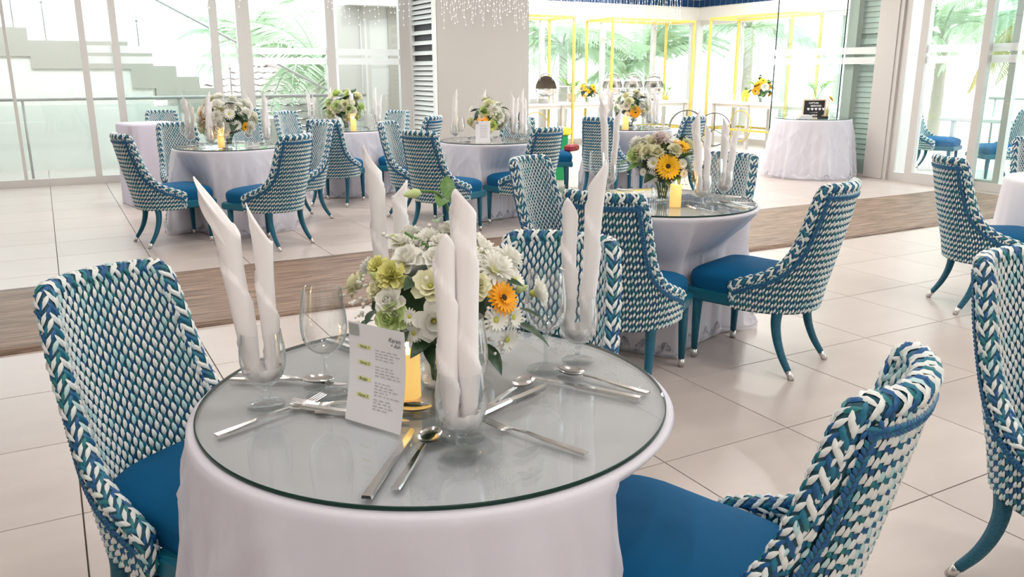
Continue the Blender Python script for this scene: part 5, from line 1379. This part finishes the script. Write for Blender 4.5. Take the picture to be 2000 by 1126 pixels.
# ------------------------------------------------------------------ sign table
def sign_board():
    fx, fy = 9.72, 8.55; t = thing('letter_board', 'black letter board in a pale wooden frame standing on the draped sign table', 'sign', (fx, fy, SZ), YAW * .9)
    W, H, tl = .34, .27, .10
    fr = MB()
    def slab(b, x0, x1, z0, z1, d0, d1):
        V = [(x + .30 * (z - 0) * 0.35, d + tl * z / H * .6, z) for d in (d0, d1) for (x, z) in ((x0, z0), (x1, z0), (x1, z1), (x0, z1))]
        b.add(V, [(0, 1, 2, 3), (7, 6, 5, 4), (0, 4, 5, 1), (1, 5, 6, 2), (2, 6, 7, 3), (3, 7, 4, 0)], 0, False)
    for q in ((-W / 2, -W / 2 + .018, 0, H), (W / 2 - .018, W / 2, 0, H), (-W / 2 + .018, W / 2 - .018, 0, .018), (-W / 2 + .018, W / 2 - .018, H - .018, H)): slab(fr, *q, -.012, .012)
    fr.build('frame', 'wood_pale', t)
    p = MB(); slab(p, -W / 2 + .018, W / 2 - .018, .018, H - .018, -.006, .010); p.build('felt_panel', 'black', t)
    for body, x, z, s in (('CAPTURE', -.085, .205, .034), ('MEMORIES', -.055, .165, .034), ('\u2665 \u2665 \u2665 \u2665 \u2665 \u2665', -.105, .118, .036), ('SMILE', -.03, .035, .034)):
        cu = bpy.data.curves.new('lettering', 'FONT'); cu.body = body; cu.size = s; cu.extrude = .0008; cu.offset = .0006; cu.materials.append(M['paper']); o = lettering(cu, t)
        o.location = (x + .105 * z, -.009 + tl * z / H * .6, z); o.rotation_euler = (PI / 2 - math.atan(tl * .6 / H), 0, 0)
    b = MB(); 
    for k in range(6): b.box((-.12 + .032 * k, .012, .072 + .002 * k), (-.095 + .032 * k, .0155, .079 + .002 * k))
    b.build('small_print', 'paper', t)
    g = thing('gerbera_stem', 'single yellow gerbera leaning on the right of the letter board', 'flower', (fx + .20 * math.cos(YAW), fy + .20 * math.sin(YAW), SZ))
    s = MB(); s.tube([(-.03, 0, .004), (.0, .01, .14), (.035, .0, .27)], .006, 6); s.build('stem', 'gold_paint', g)
    o = obj('bloom', FL['gerbera_yellow'], g, (.035, -.01, .28)); o.scale = (.055,) * 3; o.rotation_euler = (.7, .5, 0)
    b = MB(); b.lathe([(0, .02), (.014, .03), (.016, .09), (.006, .13)], 8); b.build('wrapped_grip', 'gold_paint', g)
    for k, (w2, h) in enumerate(((.20, .022), (.18, .020), (.15, .016))):
        z = SZ + sum((.022, .020, .016)[:k]); b = MB(); b.box((-w2 / 2, -.06, 0), (w2 / 2, .06, h), bev=.002); b.box((-w2 / 2 + .003, -.062, .003), (w2 / 2, .0, h - .003), 1)
        o = b.build('guest_book', ['book', 'paper'], None, (9.49, 8.50, z + .0005), YAW + .03 * k); tag(o, ['bottom book of the small pile left of the letter board', 'middle book of the small pile left of the letter board', 'top book of the small pile left of the letter board'][k], 'book', 'books on the sign table')
    b = MB()
    t2 = thing('instant_camera', 'small dark object lying in front of the letter board', 'camera', (9.75, 8.40, SZ), YAW)
    b.box((-.07, -.03, 0), (.07, .03, .035), bev=.006); b.build('body', 'black', t2); b = MB(); b.lathe([(0, 0), (.018, 0), (.016, .02), (0, .02)], 14, (0, 0, .035)); b.build('lens', 'chrome_dark', t2)
sign_board()

# ------------------------------------------------------------------ shawl, bag, crate, terrace table
def shawl():
    b = MB(); G = []; rnd = random.Random(8)
    for i in range(25):
        s = i / 24 * 2 - 1; row = []
        for j in range(17):
            u = j / 16 - .5; d = abs(s)
            x = u * (.30 + .04 * math.cos(9 * u)) ; y = .075 * math.sin(s * PI / 2) * (1 + .35 * math.sin(14 * u + 2 * s)) ; z = 1.035 - .30 * d ** 1.6 + .018 * math.sin(16 * u) * (1 - d * .3) - .10 * u * u * 4 * .3
            row.append((x, y * (1 + d * .3), z))
        G.append(row)
    b.grid(G); o = b.build('shawl', 'shawl', None, (5.335, 9.395, 0), math.radians(240)); m = o.modifiers.new('thickness', 'SOLIDIFY'); m.thickness = .008
    tag(o, 'grey lilac shawl thrown over a chair back beside the column', 'shawl')
shawl()
t = thing('handbag', 'small dark red handbag on the blue seat before the buffet', 'bag', (5.93, 9.10, .502), .4)
b = MB(); b.box((-.10, -.05, 0), (.10, .05, .085), bev=.02); b.build('bag_body', 'red_leather', t)
b = MB(); b.tube([(-.06, 0, .08), (-.04, 0, .12), (.04, 0, .12), (.06, 0, .08)], .006, 6); b.build('strap', 'wood_pale', t)
b = MB(); b.lathe([(0, 0), (.02, 0), (.02, .006), (0, .006)], 10, (.03, -.054, .04)); b.build('clasp', 'gold_paint', t)
t = thing('crate', 'bright green plastic bin with a yellow lid behind the chairs near the buffet', 'bin', (6.38, 10.08, 0), .2)
b = MB(); b.lathe([(0, 0), (.12, 0), (.15, .62), (.14, .62), (.11, .02), (0, .02)], 4, smooth=False); b.build('bin_body', 'green_plastic', t)
b = MB(); b.box((-.10, -.09, .62), (.12, .09, .74), bev=.02); b.build('lid', 'yellow_plastic', t)
t = thing('terrace_table', 'long white table out on the terrace behind the blue seats', 'table', (12.62, 6.4, 0))
b = MB(); b.box((-.35, -1.6, .76), (.35, 1.9, .82), bev=.01); b.build('tabletop', 'counter_white', t)
for (x, y) in ((-.28, -1.45), (.28, -1.45), (-.28, 1.7), (.28, 1.7)):
    b = MB(); b.box((x - .03, y - .03, 0), (x + .03, y + .03, .76)); b.build('leg', 'counter_white', t)
